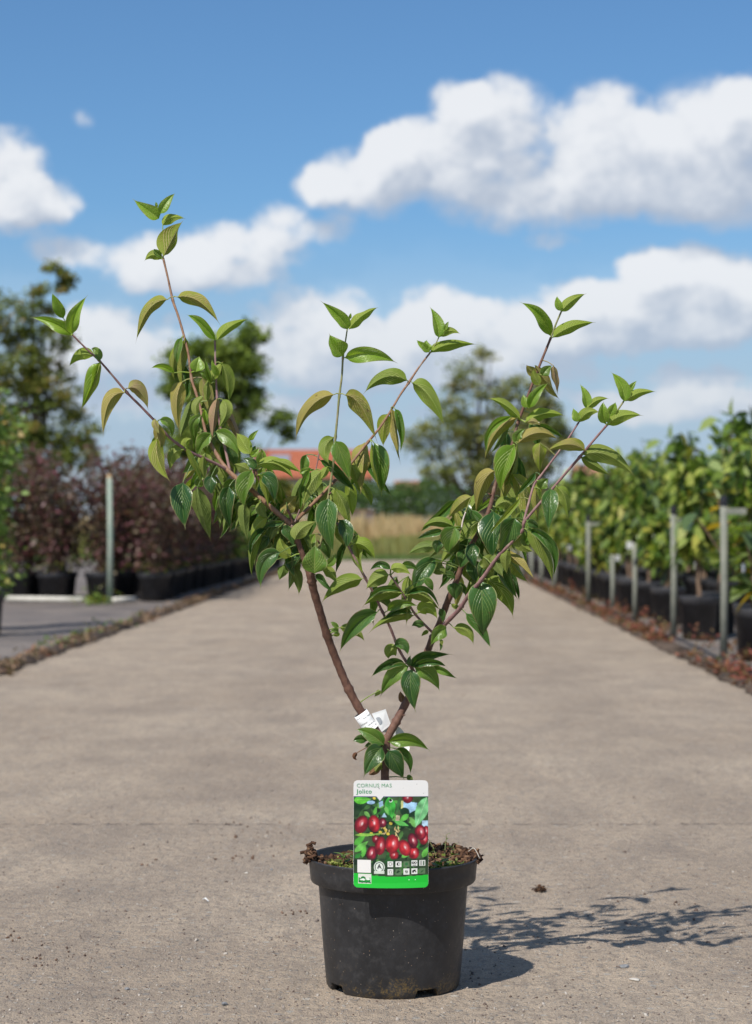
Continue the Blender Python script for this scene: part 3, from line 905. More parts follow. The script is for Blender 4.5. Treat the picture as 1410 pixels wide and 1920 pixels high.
# pot with drainage notches at the foot
def hero_pot():
    seg = 160
    prof = [(.100, .000), (.1075, .0), (.1100, .004), (.1108, .012), (.1125, .03), (.1165, .075), (.1205, .130), (.1228, .160), (.1233, .1665),
            (.1345, .1675), (.1362, .1700), (.1378, .188), (.1388, .199), (.1400, .2015), (.1402, .2045), (.1385, .2062), (.1362, .2045), (.1345, .196), (.1200, .165), (.115, .12)]
    notches = [math.radians(a) for a in (-58, 29, 90, 150, 210, 250)]
    V = []; Fc = []
    for i, (rr, z) in enumerate(prof):
        for k in range(seg):
            a = 2 * math.pi * k / seg            # 0 faces the camera (-Y), positive to the right
            zz = z
            for nn in notches:
                dd = abs((a - nn + math.pi) % (2 * math.pi) - math.pi)
                if dd < .165 and i <= 3:
                    zz = .0120 + .0004 * i
            V.append((rr * math.sin(a), -rr * math.cos(a), zz * 1.03))
    for i in range(len(prof) - 1):
        for k in range(seg):
            a, b = i * seg + k, i * seg + (k + 1) % seg
            Fc.append((a, b, b + seg, a + seg))
    # floor of the pot, a little above the ground
    n = len(V)
    V.append((0, 0, .0128))
    for k in range(seg):
        a = 2 * math.pi * k / seg
        V.append((.111 * math.sin(a), -.111 * math.cos(a), .0128))
    F3 = [(n, n + 1 + (k + 1) % seg, n + 1 + k) for k in range(seg)]
    me = bpy.data.meshes.new('pot'); me.from_pydata(V, [], Fc + F3); me.update()
    me.materials.append(pot_plastic('black_pot_scuffed', (.0145, .0145, .0155)))
    me.shade_smooth()
    bm = bmesh.new(); bm.from_mesh(me)
    for e in bm.edges:
        if len(e.link_faces) == 2 and e.calc_face_angle(0) > .6:
            e.smooth = False
    bm.to_mesh(me); bm.free()
    return me
link('pot', hero_pot(), hero)
# soil surface: mounded, crumbly
r = np.random.default_rng(91)
from mathutils import noise as mn
V = []; Fc = []; NR, NS = 46, 120
for i in range(NR + 1):
    for k in range(NS):
        a = 2 * math.pi * k / NS; rr = .1345 * (i / NR)
        x, y = rr * math.cos(a), rr * math.sin(a)
        z = .193 + .002 * (1 - i / NR) + .012 * mn.noise(Vector((x * 22, y * 22, 1.3))) + .006 * mn.noise(Vector((x * 80, y * 80, 4))) + .004 * mn.noise(Vector((x * 260, y * 260, 9)))
        if i / NR > .72:                       # peat piled on the rim at the left, the right and the back right
            e = (i / NR - .72) / .28
            z += e * .012 * (max(0, math.cos(a - math.radians(186))) ** 20 * 1.7 + max(0, math.cos(a - math.radians(5))) ** 8 * 1.0 + max(0, math.cos(a - math.radians(48))) ** 6 * 1.9)
        V.append((x, y, z))
for i in range(NR):
    for k in range(NS):
        a, b = i * NS + k, i * NS + (k + 1) % NS
        Fc.append((a, b, b + NS, a + NS))
me = np_mesh('soil', V, Fc)
link('soil', me, hero, simple('peat', (.030, .017, .010), (.135, .070, .036), 130, .95, .1, 1.0, .004, 6), True)
def soil_z(x, y):
    return .194
def chips_mesh(name, pts, size, mat, r, asp=.5):
    n = len(pts)
    d = r.normal(size=(n, 3)); d[:, 2] *= .55; d /= np.linalg.norm(d, axis=1)[:, None]
    s = np.cross(d, r.normal(size=(n, 3))); s /= np.linalg.norm(s, axis=1)[:, None]
    u = np.cross(d, s)
    V = np.zeros((n, 8, 3)); sz = np.asarray(size)[:, None]
    q = 0
    for a in (-1, 1):
        for b in (-1, 1):
            for c in (-1, 1):
                V[:, q] = pts + d * (a * .5 * sz) + s * (b * .5 * asp * sz * r.uniform(.6, 1.2, (n, 1))) + u * (c * .22 * sz * r.uniform(.6, 1.3, (n, 1)))
                q += 1
    base = np.array([(0, 1, 3, 2), (4, 6, 7, 5), (0, 4, 5, 1), (2, 3, 7, 6), (0, 2, 6, 4), (1, 5, 7, 3)])
    Fc = (np.arange(n)[:, None, None] * 8 + base[None]).reshape(-1, 4)
    me = np_mesh(name, V.reshape(-1, 3), Fc, tint=np.repeat(r.random(n), 6)); me.materials.append(mat)
    return me
m_chip = foliage_mat('bark_chips', [(.018, .011, .008), (.050, .027, .018), (.10, .052, .030), (.20, .12, .070)], .9, 0.0, .15)
m_moss = foliage_mat('moss', [(.05, .07, .012), (.13, .17, .03), (.24, .27, .06), (.34, .34, .12)], .8, .15, .15)
n = 3600
a = r.uniform(0, 2 * math.pi, n); q = .131 * np.sqrt(r.random(n))
zz = .194 + r.uniform(-.004, .006, n)
edge = q > .105
bump = np.maximum(0, np.cos(a - math.radians(186))) ** 20 * .018 + np.maximum(0, np.cos(a - math.radians(5))) ** 8 * .010 + np.maximum(0, np.cos(a - math.radians(48))) ** 6 * .021
zz = zz + np.where(edge, bump * ((q - .105) / .03), 0)
P_ = np.stack([q * np.cos(a), q * np.sin(a), zz], 1)
o = link('bark_chips', chips_mesh('bark_chips', P_, r.uniform(.003, .013, n), m_chip, r), hero); o['kind'] = 'stuff'
# fibres hanging over the rim on the left and the right
n = 420
sel = r.random(n)
a = np.where(sel < .6, np.radians(186) + r.normal(size=n) * .10, np.radians(4) + r.normal(size=n) * .16)
q = .137 + r.normal(size=n) * .0035
P_ = np.stack([q * np.cos(a), q * np.sin(a), .209 + np.abs(r.normal(size=n)) * np.where(sel < .6, .007, .004) - (q > .141) * .005], 1)
o = link('peat_fibres', chips_mesh('peat_fibres', P_, r.uniform(.004, .013, n), m_chip, r, .22), hero); o['kind'] = 'stuff'
def moss(cx, cy, rad, n, z):
    aa = r.normal(size=(n, 2)) * rad * .5
    q_ = np.stack([cx + aa[:, 0], cy + aa[:, 1], z + np.abs(r.normal(size=n)) * .004], 1)
    return q_[np.hypot(q_[:, 0], q_[:, 1]) < .122]
C = np.concatenate([moss(-.078, -.070, .030, 620, .196), moss(-.052, -.092, .018, 220, .196), moss(-.10, -.03, .02, 120, .200), moss(.080, -.078, .024, 420, .197), moss(.062, -.095, .016, 200, .197), moss(.105, -.04, .018, 120, .199), moss(.045, .06, .03, 150, .2)])
o = link('moss', leaf_cloud('moss', C, r.uniform(.003, .0085, len(C)), m_moss, r, .7, -.4), hero); o['kind'] = 'stuff'

# ---- branches, listed as (px, py, half width px, depth px)
BR = {}
def branch(name, pts, nodes=(), mat=None, z=0.0, far=None):
    if far:
        nn = len(pts) - 1
        pts = [(p[0], p[1], p[2], p[3] + far[0] + (far[1] - far[0]) * (i / nn) ** 1.2) for i, p in enumerate(pts)]
    def lean_(py):                     # the crown leans a little towards the lane's near end
        q = min(1, max(0, (1300 - py) / 320)); return -90 * q * q * (3 - 2 * q)
    pts = [(p[0], p[1], p[2], p[3] + lean_(p[1])) for p in pts]
    pp = smooth_path(pts, 7)
    n = len(pp)
    out = []; rad = []
    for p in pp:
        out.append(at(p[0], p[1], Y0 + (p[3] + z) * K)); rad.append(p[2] * .93 * K * (1 + .05 * math.sin(p[1] * .31)))
    for (nx, ny) in nodes:
        d = [math.hypot(p[0] - nx, p[1] - ny) for p in pp]
        j = int(np.argmin(d)); rad[j] *= 1.32
    BR.setdefault('all', []).append([tuple(p) for p in pp])
    mb = MB(); mb.tube(out, rad, 12)
    o = world_child('branch' if name != 'trunk' else 'trunk', mb.mesh(name), hero, mat, True)
    if name not in ('branch', 'trunk'):
        o.name = 'branch'
    return o
def bark_mat(name, c1, c2, c3):
    m, N = material(name)
    g = N.n('ShaderNodeNewGeometry').outputs['Position']
    a = N.noise(g, 120, 4, .6); b = N.noise(N.scale(g, (1, 1, .28)), 260, 4, .7); c = N.noise(N.scale(g, (1, 1, .35)), 60, 3, .6)
    col = N.mix(N.ss(a, .35, .65), c1, c2)
    col = N.mix(N.ss(b, .55, .72, 0, .7), col, c3)
    col = N.mix(N.ss(c, .58, .7, 0, .5), col, (.36, .29, .22))
    finish(N, principled(N, col, .62, .3, N.m('ADD', a, b), .55, .0012))
    return m
m_old = bark_mat('shrub_bark_brown', (.115, .056, .040), (.175, .090, .060), (.060, .038, .030))
m_mid = bark_mat('shrub_bark_tan', (.20, .105, .060), (.29, .165, .10), (.12, .065, .042))
m_new = bark_mat('shoot_skin_mauve', (.20, .105, .105), (.28, .165, .145), (.13, .065, .07))
m_gsh = bark_mat('shoot_skin_green', (.20, .22, .09), (.27, .25, .11), (.17, .11, .07))
branch('trunk', [(738, 1602, 10.5, 10), (730, 1530, 9.5, 6), (722, 1465, 8.8, 0), (723, 1420, 8.6, 0), (724, 1392, 8.8, 0), (724, 1378, 6, 0)], (), m_old)
branch('left_limb', [(722, 1400, 7.5, 2), (708, 1374, 8.4, 0), (690, 1352, 8.6, -3), (672, 1326, 8.6, -5), (651, 1286, 8.4, -8), (630, 1236, 8.2, -10), (613, 1190, 8.0, -12), (598, 1140, 8.0, -14), (588, 1106, 8.2, -15), (582, 1078, 8.4, -15), (571, 1050, 6.0, -13), (560, 1020, 5.5, -10), (545, 983, 6.5, -8)], [(656, 1290), (613, 1193), (583, 1090)], m_old)
branch('right_limb', [(724, 1388, 7.5, 0), (738, 1362, 8.2, 2), (756, 1328, 8.0, 4), (775, 1288, 7.6, 6), (800, 1225, 7.2, 10), (812, 1195, 7.0, 12), (827, 1162, 6.6, 14), (840, 1126, 6.6, 16), (858, 1084, 6.0, 18), (866, 1060, 5.6, 18), (884, 1022, 5.0, 18), (905, 985, 4.4, 18), (919, 950, 4.2, 17), (930, 905, 3.8, 15), (945, 870, 3.4, 12), (960, 834, 3.2, 10), (971, 793, 3.0, 8), (987, 750, 2.9, 6), (1005, 702, 2.7, 5), (1020, 665, 2.5, 4), (1033, 633, 2.6, 3)], [(743, 1354), (812, 1196), (920, 948), (971, 793), (1005, 702)], m_old, far=(0, 100))
branch('green_tip', [(1033, 633, 2.0, 3), (1043, 606, 1.9, 2), (1053, 583, 1.8, 2)], (), m_gsh, far=(100, 100))
branch('right_shoot', [(814, 1192, 4.4, 6), (828, 1178, 4.4, 0), (842, 1162, 4.6, -5), (858, 1146, 4.4, -8), (867, 1134, 4.2, -10), (881, 1112, 4.0, -12), (902, 1088, 3.8, -14), (931, 1047, 3.4, -16), (958, 1018, 3.1, -18), (980, 994, 2.9, -20), (986, 975, 2.8, -20), (1032, 921, 2.7, -22), (1060, 888, 2.6, -22), (1087, 857, 2.7, -24), (1112, 827, 2.3, -26), (1138, 797, 2.3, -28)], [(867, 1136), (903, 1088), (980, 994), (1087, 857)], m_new, far=(0, -100))
branch('right_shoot_tip', [(1138, 797, 1.8, -28), (1152, 778, 1.7, -28), (1169, 753, 1.6, -28)], (), m_gsh, far=(-100, -104))
branch('fork_shoot', [(980, 985, 2.4, -14), (990, 948, 2.4, -6), (1001, 910, 2.3, 0), (1011, 896, 2.2, 2), (1038, 860, 2.0, 4), (1065, 823, 1.9, 6), (1085, 792, 1.8, 8)], [(1011, 896)], m_new, far=(-54, -20))
branch('fork_tip', [(1085, 792, 1.3, 8), (1093, 778, 1.2, 8), (1100, 765, 1.2, 8)], (), m_gsh, far=(-20, -20))
branch('inner_shoot', [(818, 1190, 2.4, 0), (811, 1186, 2.6, -6), (779, 1152, 2.3, -16), (758, 1118, 2.1, -22), (744, 1096, 1.9, -25), (732, 1079, 1.7, -27)], [(779, 1152), (758, 1118)], m_new)
branch('middle_shoot', [(782, 1276, 3.6, 2), (772, 1252, 3.4, -10), (760, 1238, 3.0, -16), (746, 1213, 2.8, -18), (733, 1180, 2.7, -19), (717, 1147, 2.6, -20), (701, 1113, 2.5, -20), (685, 1084, 2.6, -19), (668, 1052, 2.4, -15), (653, 1024, 2.2, -8), (640, 1002, 2.2, 0), (632, 980, 2.0, 6)], [(772, 1252), (717, 1147), (685, 1084)], m_new)
branch('left_main', [(545, 983, 6.2, -8), (530, 970, 5.4, -10), (512, 955, 5.0, -14), (490, 935, 4.9, -18), (466, 914, 4.8, -20), (440, 894, 4.8, -20), (422, 876, 4.5, -18), (408, 855, 4.0, -15), (394, 830, 3.4, -12), (385, 808, 3.1, -10), (377, 770, 2.9, -5), (368, 738, 2.8, 0), (359, 710, 2.8, 2), (354, 668, 2.6, 4), (345, 630, 2.4, 6), (334, 592, 2.4, 8), (324, 563, 2.6, 10), (315, 522, 2.1, 10), (306, 484, 2.3, 10)], [(545, 983), (359, 710), (324, 563)], m_mid, far=(0, 120))
branch('left_low', [(425, 880, 3.4, -18), (402, 868, 3.0, -26), (380, 858, 2.9, -32), (351, 844, 2.9, -40), (320, 822, 2.7, -48), (290, 789, 2.6, -55), (262, 760, 2.4, -58), (238, 736, 2.5, -60), (210, 703, 2.1, -62), (186, 676, 2.2, -63), (160, 652, 1.8, -64), (136, 628, 1.8, -65)], [(290, 789), (238, 736), (186, 676)], m_new, far=(30, -50))
branch('left_small', [(432, 888, 3.0, -14), (424, 850, 2.6, -4), (414, 806, 2.4, 4), (408, 770, 2.3, 8), (407, 745, 2.4, 10), (405, 712, 1.9, 10), (404, 680, 1.9, 10), (403, 638, 2.0, 10)], [(407, 745)], m_new, far=(25, 60))
branch('small_fork', [(478, 895, 2.0, -24), (474, 870, 1.8, -30), (469, 853, 1.7, -32)], (), m_new)
branch('bract_twig', [(494, 920, 2.2, -20), (486, 900, 1.9, -30), (479, 880, 2.0, -34)], [(479, 880)], m_old)
branch('centre_shoot', [(582, 1078, 3.0, -12), (592, 1045, 2.8, 6), (603, 1010, 2.7, 12), (610, 975, 2.6, 12), (615, 937, 2.6, 8), (620, 905, 2.5, 5), (626, 858, 2.4, 2), (629, 819, 2.5, 0), (633, 778, 2.2, -2), (636, 744, 2.4, -4), (641, 705, 2.0, -4), (643, 671, 2.1, -4), (647, 645, 1.5, -4), (651, 618, 1.5, -4)], [(615, 937), (629, 819), (636, 744), (643, 671)], m_gsh)
branch('arm_right', [(545, 983, 4.6, -8), (556, 975, 4.0, -8), (575, 956, 3.5, -8), (599, 932, 3.3, -8), (622, 908, 3.0, -6), (640, 888, 2.8, -4), (658, 869, 2.6, -4), (690, 829, 2.6, -4), (712, 802, 2.3, -4), (731, 773, 2.2, -4), (750, 741, 2.2, -4), (766, 718, 2.5, -4), (786, 688, 1.9, -4), (806, 662, 2.0, -4)], [(593, 938), (690, 829), (766, 718)], m_mid, far=(0, 255))
branch('pair_tip', [(806, 662, 1.4, -4), (816, 646, 1.3, -4), (823, 632, 1.2, -4)], (), m_gsh, far=(255, 258))
branch('dead_twig', [(548, 982, 2.6, -12), (544, 966, 2.4, -16), (539, 955, 2.2, -18)], (), m_old)
branch('dead_twig', [(553, 979, 1.5, -12), (558, 966, 1.4, -14), (562, 955, 1.2, -14)], (), m_new)
branch('pale_twig', [(865, 992, 1.6, 20), (868, 975, 1.5, 22), (873, 960, 1.3, 24)], (), simple('pale_dead_twig', (.50, .42, .36), (.62, .52, .46), 90, .7))
branch('pale_twig', [(590, 890, 1.3, 14), (595, 868, 1.2, 16), (597, 856, 1.6, 16), (600, 838, .9, 18)], (), m_new)
branch('lower_side', [(903, 1088, 2, -14), (906, 1088, 1.6, -18)], (), m_new)

# ---- leaves
def leaf_mat(name, top, top2, under, under2, vein, blotch=0.0, gloss=.34, trans=.22, pink=None):
    m, N = material(name)
    uvn = N.n('ShaderNodeUVMap'); uvn.uv_map = 'uv'
    t, v, _ = N.sep(uvn.outputs[0])
    oi = N.n('ShaderNodeObjectInfo').outputs['Random']
    u = N.m('ABSOLUTE', N.m('MULTIPLY', N.m('SUBTRACT', v, .5), 2.0))
    q = N.m('SUBTRACT', t, N.m('MULTIPLY', N.m('POWER', u, 1.15), .56))
    ph = N.m('FRACT', N.m('ADD', N.m('MULTIPLY', q, 8.5), .5))
    dist = N.m('ABSOLUTE', N.m('SUBTRACT', ph, .5))           # .5 = on a vein
    ok = N.m('MULTIPLY', N.ss(q, .0, .05), N.ss(q, .44, .38))
    vein_w = N.m('MULTIPLY', N.ss(dist, .32, .45), ok)
    troughs = N.m('MULTIPLY', N.ss(dist, .34, .05), ok)
    mid = N.ss(u, .055, .015)
    vv = N.m('MAXIMUM', vein_w, mid)
    margin = N.ss(u, .90, .985)
    tipf = N.ss(t, .84, .97)
    pos = N.n('ShaderNodeNewGeometry')
    g = pos.outputs['Position']; bf = pos.outputs['Backfacing']
    n1 = N.noise(g, 55, 3, .6); n2 = N.noise(g, 420, 3, .6); n3 = N.noise(g, 150, 3, .6)
    ct = N.mix(N.ss(N.m('ADD', n1, N.m('MULTIPLY', N.m('SUBTRACT', oi, .5), .5)), .3, .7), top, top2)
    ct = N.mix(N.m('MULTIPLY', vv, .55), ct, vein)
    ct = N.mix(N.m('MULTIPLY', N.m('MAXIMUM', margin, tipf), .75), ct, (.36, .36, .15))
    mixu = N.ss(N.m('ADD', N.m('ADD', n1, N.m('MULTIPLY', n3, .35)), N.m('MULTIPLY', N.m('SUBTRACT', oi, .5), .6)), .45, .85)
    cu = N.mix(mixu, under, under2)
    cu = N.mix(N.m('MULTIPLY', troughs, .42), cu, tuple(k * .45 for k in under))
    cu = N.mix(N.m('MULTIPLY', vv, .85), cu, vein if pink is None else pink)
    if blotch > 0:
        bl = N.ss(N.noise(g, 75, 4, .65), .70 - blotch * .1, .76)
        br = (.075, .030, .028)
        cu = N.mix(N.m('MULTIPLY', bl, .9), cu, br)
        ct = N.mix(N.m('MULTIPLY', bl, .5), ct, br)
    sp_ = N.m('MULTIPLY', N.ss(N.noise(g, 190, 2, .5), .72, .76), N.ss(N.m('FRACT', N.m('MULTIPLY', oi, 7.3)), .45, .55))
    ct = N.mix(N.m('MULTIPLY', sp_, .8), ct, (.12, .065, .03))
    cu = N.mix(N.m('MULTIPLY', sp_, .8), cu, (.12, .065, .03))
    edge_ = N.m('MULTIPLY', N.ss(u, .80, .97), N.ss(N.m('ADD', n3, N.m('MULTIPLY', t, .2)), .62, .72))
    ct = N.mix(N.m('MULTIPLY', edge_, .7), ct, (.17, .10, .05))
    tan = N.m('MULTIPLY', tipf, .6)
    cu = N.mix(tan, cu, (.30, .20, .12))
    # cells between the fine veins
    cell = N.vor(g, 300)
    hh = N.m('ADD', N.m('MULTIPLY', vv, -1.0), N.m('ADD', N.m('MULTIPLY', n2, .25), N.m('MULTIPLY', cell, .5)))
    hb = N.m('ADD', N.m('MULTIPLY', vv, 1.0), N.m('MULTIPLY', cell, .4))
    sgn = N.m('MULTIPLY', N.m('SUBTRACT', 1.0, N.m('MULTIPLY', bf, 1.0)), hh)
    hgt = N.m('ADD', sgn, N.m('MULTIPLY', bf, N.m('MULTIPLY', hb, -1.0)))
    col = N.mix(bf, ct, cu)
    rough = N.m('ADD', N.m('ADD', N.m('MULTIPLY', bf, .22), gloss), N.m('MULTIPLY', N.m('SUBTRACT', n1, .5), .12))
    p = principled(N, col, rough, N.m('SUBTRACT', .5, N.m('MULTIPLY', bf, .32)), hgt, .7, .0009)
    tr = N.n('ShaderNodeBsdfTranslucent')
    N.put(tr.inputs[0], N.mix(1.0, N.mix(.5, ct, cu), (1.5, 1.75, .55), 'MULTIPLY'))
    mx = N.n('ShaderNodeMixShader'); mx.inputs[0].default_value = trans
    N.t.links.new(p.outputs[0], mx.inputs[1]); N.t.links.new(tr.outputs[0], mx.inputs[2])
    finish(N, mx)
    return m
LM = {
 'y': leaf_mat('leaf_young', (.140, .255, .020), (.205, .330, .034), (.220, .290, .036), (.265, .320, .055), (.50, .56, .18), 0, .38, .36),
 'm': leaf_mat('leaf_summer', (.068, .155, .020), (.115, .210, .026), (.170, .230, .034), (.220, .265, .055), (.40, .44, .15), .3, .34, .30),
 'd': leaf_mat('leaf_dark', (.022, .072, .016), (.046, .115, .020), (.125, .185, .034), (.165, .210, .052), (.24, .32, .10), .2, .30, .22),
 'b': leaf_mat('leaf_bronze', (.115, .20, .024), (.17, .24, .034), (.215, .255, .034), (.310, .255, .070), (.52, .50, .20), .8, .38, .28, (.54, .42, .22)),
 'p': leaf_mat('leaf_mauve', (.12, .18, .028), (.18, .19, .040), (.34, .215, .130), (.29, .28, .08), (.42, .31, .20), .9, .42, .24, (.52, .36, .25)),
 'r': leaf_mat('leaf_dried', (.10, .045, .022), (.20, .105, .05), (.14, .06, .035), (.23, .13, .07), (.30, .18, .10), .9, .6, .1),
}
def nearest(px, py):
    best = (1e9, None)
    for pp in BR['all']:
        for p in pp:
            d = math.hypot(p[0] - px, p[1] - py)
            if d < best[0]:
                best = (d, p)
    return best
lrng = np.random.default_rng(404)
NT_, NH = 26, 7
LEAVES = []
def leaf(bx, by, tx, ty, mx=None, my=None, wl=8, wr=8, side='u', pal='m', z=None, puck=1.0, W=None, dt=None, pet=True, cut=None):
    wl *= 1.15; wr *= 1.15
    B = np.array((bx, by), float); T = np.array((tx, ty), float)
    M = (B + T) / 2 if mx is None else np.array((mx, my), float)
    C = 2 * M - (B + T) / 2
    L = np.linalg.norm(T - B)
    dist, nb = nearest(bx, by)
    nd = nb[3]
    if z is None:
        z = (5 if side == 't' else 3) + lrng.uniform(-3, 9) if dist < 40 else lrng.uniform(-10, 10)
    d0 = nd - (z if dist < 40 else z)
    if dt is None:
        dt = lrng.uniform(-.36, .36) * L
    dm = -lrng.uniform(.02, .12) * L
    if W is None:
        W = max(abs(wl), abs(wr), .20 * L) * 1.06
        W = min(W, max(abs(wl), abs(wr)) * 1.9)
    ts = np.linspace(0, 1, NT_ + 1)
    s = np.clip((ts - .03) / .97, 0, 1)
    xs = np.clip(s / .93, 0, 1)
    prof = np.maximum(xs ** .52 * (1 - xs) ** 1.02, .16 * (1 - s) * (s > .5))
    prof = prof / prof.max()
    prof = np.maximum(prof, .025 * (1 - ts * .9))
    mid = ((1 - ts) ** 2)[:, None] * B + (2 * ts * (1 - ts))[:, None] * C + (ts ** 2)[:, None] * T
    tan = (2 * (1 - ts))[:, None] * (C - B) + (2 * ts)[:, None] * (T - C)
    tan /= np.linalg.norm(tan, axis=1)[:, None] + 1e-9
    left = np.stack([tan[:, 1], -tan[:, 0]], 1)              # left hand when walking base -> tip, y down
    dep = d0 + dm * 4 * ts * (1 - ts) + dt * ts
    # recurved tip
    dep = dep + lrng.uniform(-.06, .10) * L * ts ** 4
    sg = -1.0 if side == 't' else 1.0
    ss = np.linspace(0, 1, NH + 1)
    fr = lrng.uniform(1.1, 2.3); phs = lrng.uniform(0, 6.3); wav = lrng.uniform(.05, .13) * W
    asym = lrng.uniform(.92, 1.06)
    tw = lrng.uniform(-.75, .75); ph_t = tw * (ts - .30)
    rows = []
    for h, w in ((0, wl), (1, wr)):
        cth = np.clip(w / W, -.97, .97)
        a0 = math.acos(cth)
        curl = lrng.uniform(.35, .95)
        an = a0 + curl * (.5 - ss) * (1 if side == 't' else .7)
        dx_ = np.cumsum(np.concatenate([[0], np.cos((an[1:] + an[:-1]) / 2)])) / NH
        dd_ = np.cumsum(np.concatenate([[0], np.sin((an[1:] + an[:-1]) / 2)])) / NH
        sc = (w / W) / dx_[-1] if abs(dx_[-1]) > .2 and abs(w / W) > .2 else 1.0
        dx_ = dx_ * min(1.35, max(.7, abs(sc)))
        sgn_lr = 1.0 if h == 0 else -1.0
        kx = dx_[-1] / max(1e-6, abs(np.cos((an[1:] + an[:-1]) / 2).sum() / NH)) if abs(np.cos((an[1:] + an[:-1]) / 2).sum()) > 1e-6 else 1
        amid = (an[1:] + an[:-1]) / 2
        A2 = amid[None, :] + sgn_lr * ph_t[:, None]
        DX = np.concatenate([np.zeros((NT_ + 1, 1)), np.cumsum(np.cos(A2), 1) / NH], 1) * abs(kx)
        DD = np.concatenate([np.zeros((NT_ + 1, 1)), np.cumsum(np.sin(A2), 1) / NH], 1)
        pos = np.zeros((NT_ + 1, NH + 1, 3))
        for j in range(NH + 1):
            q = ts - .56 * ss[j] ** 1.15
            amp = puck * .62 * math.sin(math.pi * min(1, ss[j] * 1.02)) ** .7 * (prof > .15)
            quilt = amp * np.where((q > 0) & (q < .42), np.cos(2 * math.pi * q * 8.5), 0)
            wv = wav * ss[j] ** 2 * np.sin(ts * fr * 2 * math.pi + phs + h * 2.1) * (prof ** .5)
            nrm2 = (-math.sin(an[j]), math.cos(an[j]))
            off = W * prof * DX[:, j] + (quilt * -sg + wv) * nrm2[0]
            dpt = sg * W * prof * DD[:, j] + (quilt * -sg + wv) * nrm2[1]
            pos[:, j, 0] = mid[:, 0] + left[:, 0] * sgn_lr * off
            pos[:, j, 1] = mid[:, 1] + left[:, 1] * sgn_lr * off
            pos[:, j, 2] = dep + dpt
        rows.append(pos)
    Lh, Rh = rows
    grid = np.concatenate([Lh[:, ::-1], Rh[:, 1:]], 1)       # left margin ... midrib ... right margin
    nw = grid.shape[1]
    Yd = Y0 + grid[..., 2] * K
    V = np.stack([(grid[..., 0] - CX) / F * Yd, Yd, H + (HOR - grid[..., 1]) / F * Yd], -1).reshape(-1, 3)
    uvu = np.concatenate([.5 - .5 * ss[::-1], .5 + .5 * ss[1:]])
    UV = np.stack(np.meshgrid(uvu, ts), -1)[..., ::-1].reshape(-1, 2)
    i = np.arange(NT_)[:, None] * nw + np.arange(nw - 1)[None]
    if side == 't':
        Fc = np.stack([i, i + 1, i + 1 + nw, i + nw], -1)
    else:
        Fc = np.stack([i, i + nw, i + 1 + nw, i + 1], -1)
    Fc = Fc.reshape(-1, 4)
    # petiole: tapering stalk to the nearest branch, joined to the blade
    VV = [tuple(v) for v in V]; FF = [tuple(f) for f in Fc]
    if pet and 3.0 < dist < 62:
        p0 = at(nb[0], nb[1], Y0 + nb[3] * K)
        p1 = Vector(V[NH])
        md = (p0 + p1) / 2 + Vector((0, 0, .0015))
        mb = MB(); mb.tube([p0, md, p1], [.0011, .0009, .0008], 6, cap=False)
        n0 = len(VV); VV += mb.v; FF += [tuple(n0 + k for k in f) for f in mb.f]
        UV = np.concatenate([UV, np.tile((.02, .5), (len(mb.v), 1))])
    me = np_mesh('leaf', VV, FF, uv=UV)
    me.materials.append(LM[pal])
    me.shade_smooth()
    o = world_child('leaf', me, hero)
    LEAVES.append(o)
    return o
L = leaf
# top left shoot
L(298,410, 247,371.5, 279,396, 9,14,'t','y'); L(300,401,330,361,311.5,380,8,9,'t','y'); L(305,423,349.5,411,322,407,7,10,'u','y')
L(307,480,343.5,413,325,445,23,9,'u','b',z=14,puck=1.4); L(303,486,270,490.6,286,478,8,9,'u','y'); L(303,482,288,466,293,473,5,6,'t','m')
L(294.5,389,292,378,293,383,2.5,2.5,'t','y',pet=False)
L(313.6,562,254,646,277,583,9,11,'u','b',puck=1.3); L(332.8,557,414,611,373,565,11,12,'u','b',puck=1.3)
L(404,638,349,589.5,375,606,7,9,'t','y'); L(407,637.6,467,598,434,611,10,7,'u','y')
L(342,633,329.6,719,326,676,6,7,'u','b'); L(340,633,333,685,333,660,6,8,'t','m'); L(348,633,343,740,341,680,9,8,'u','b')
L(327,699,282,691,303.5,687.5,5,6,'t','y'); L(342,716,337.6,815,331,755,13,12,'u','b'); L(368,697,374,667,370.5,681,12,13,'t','y')
L(378.5,708,391,783,389,743,11,11,'u','p'); L(407,746,399,826,401,787,7,9,'u','p',z=12)
L(396.6,719,385,671.6,388,695,5,5,'t','m'); L(399,712,420,676,406,694,8,8,'u','y'); L(414.8,680.7,428,759,427,717,13,6,'u','m')
L(417,749,405.7,808,424,774,10,11,'u','m'); L(419,776,454.5,853,437.5,796,7,8,'u','p',z=-4); L(380.7,744,376,790,367,764.7,8,8,'u','m')
L(376,780.6,367,823.7,361.4,796.5,8,8,'t','m'); L(383,767,396.6,812,386,788,5,4,'t','y'); L(388,752,394,700,388,728,5,6,'u','m')
L(410,704,397,672,402,690,6,5,'t','y'); L(392,712,372,700,383,700,7,6,'t','m')
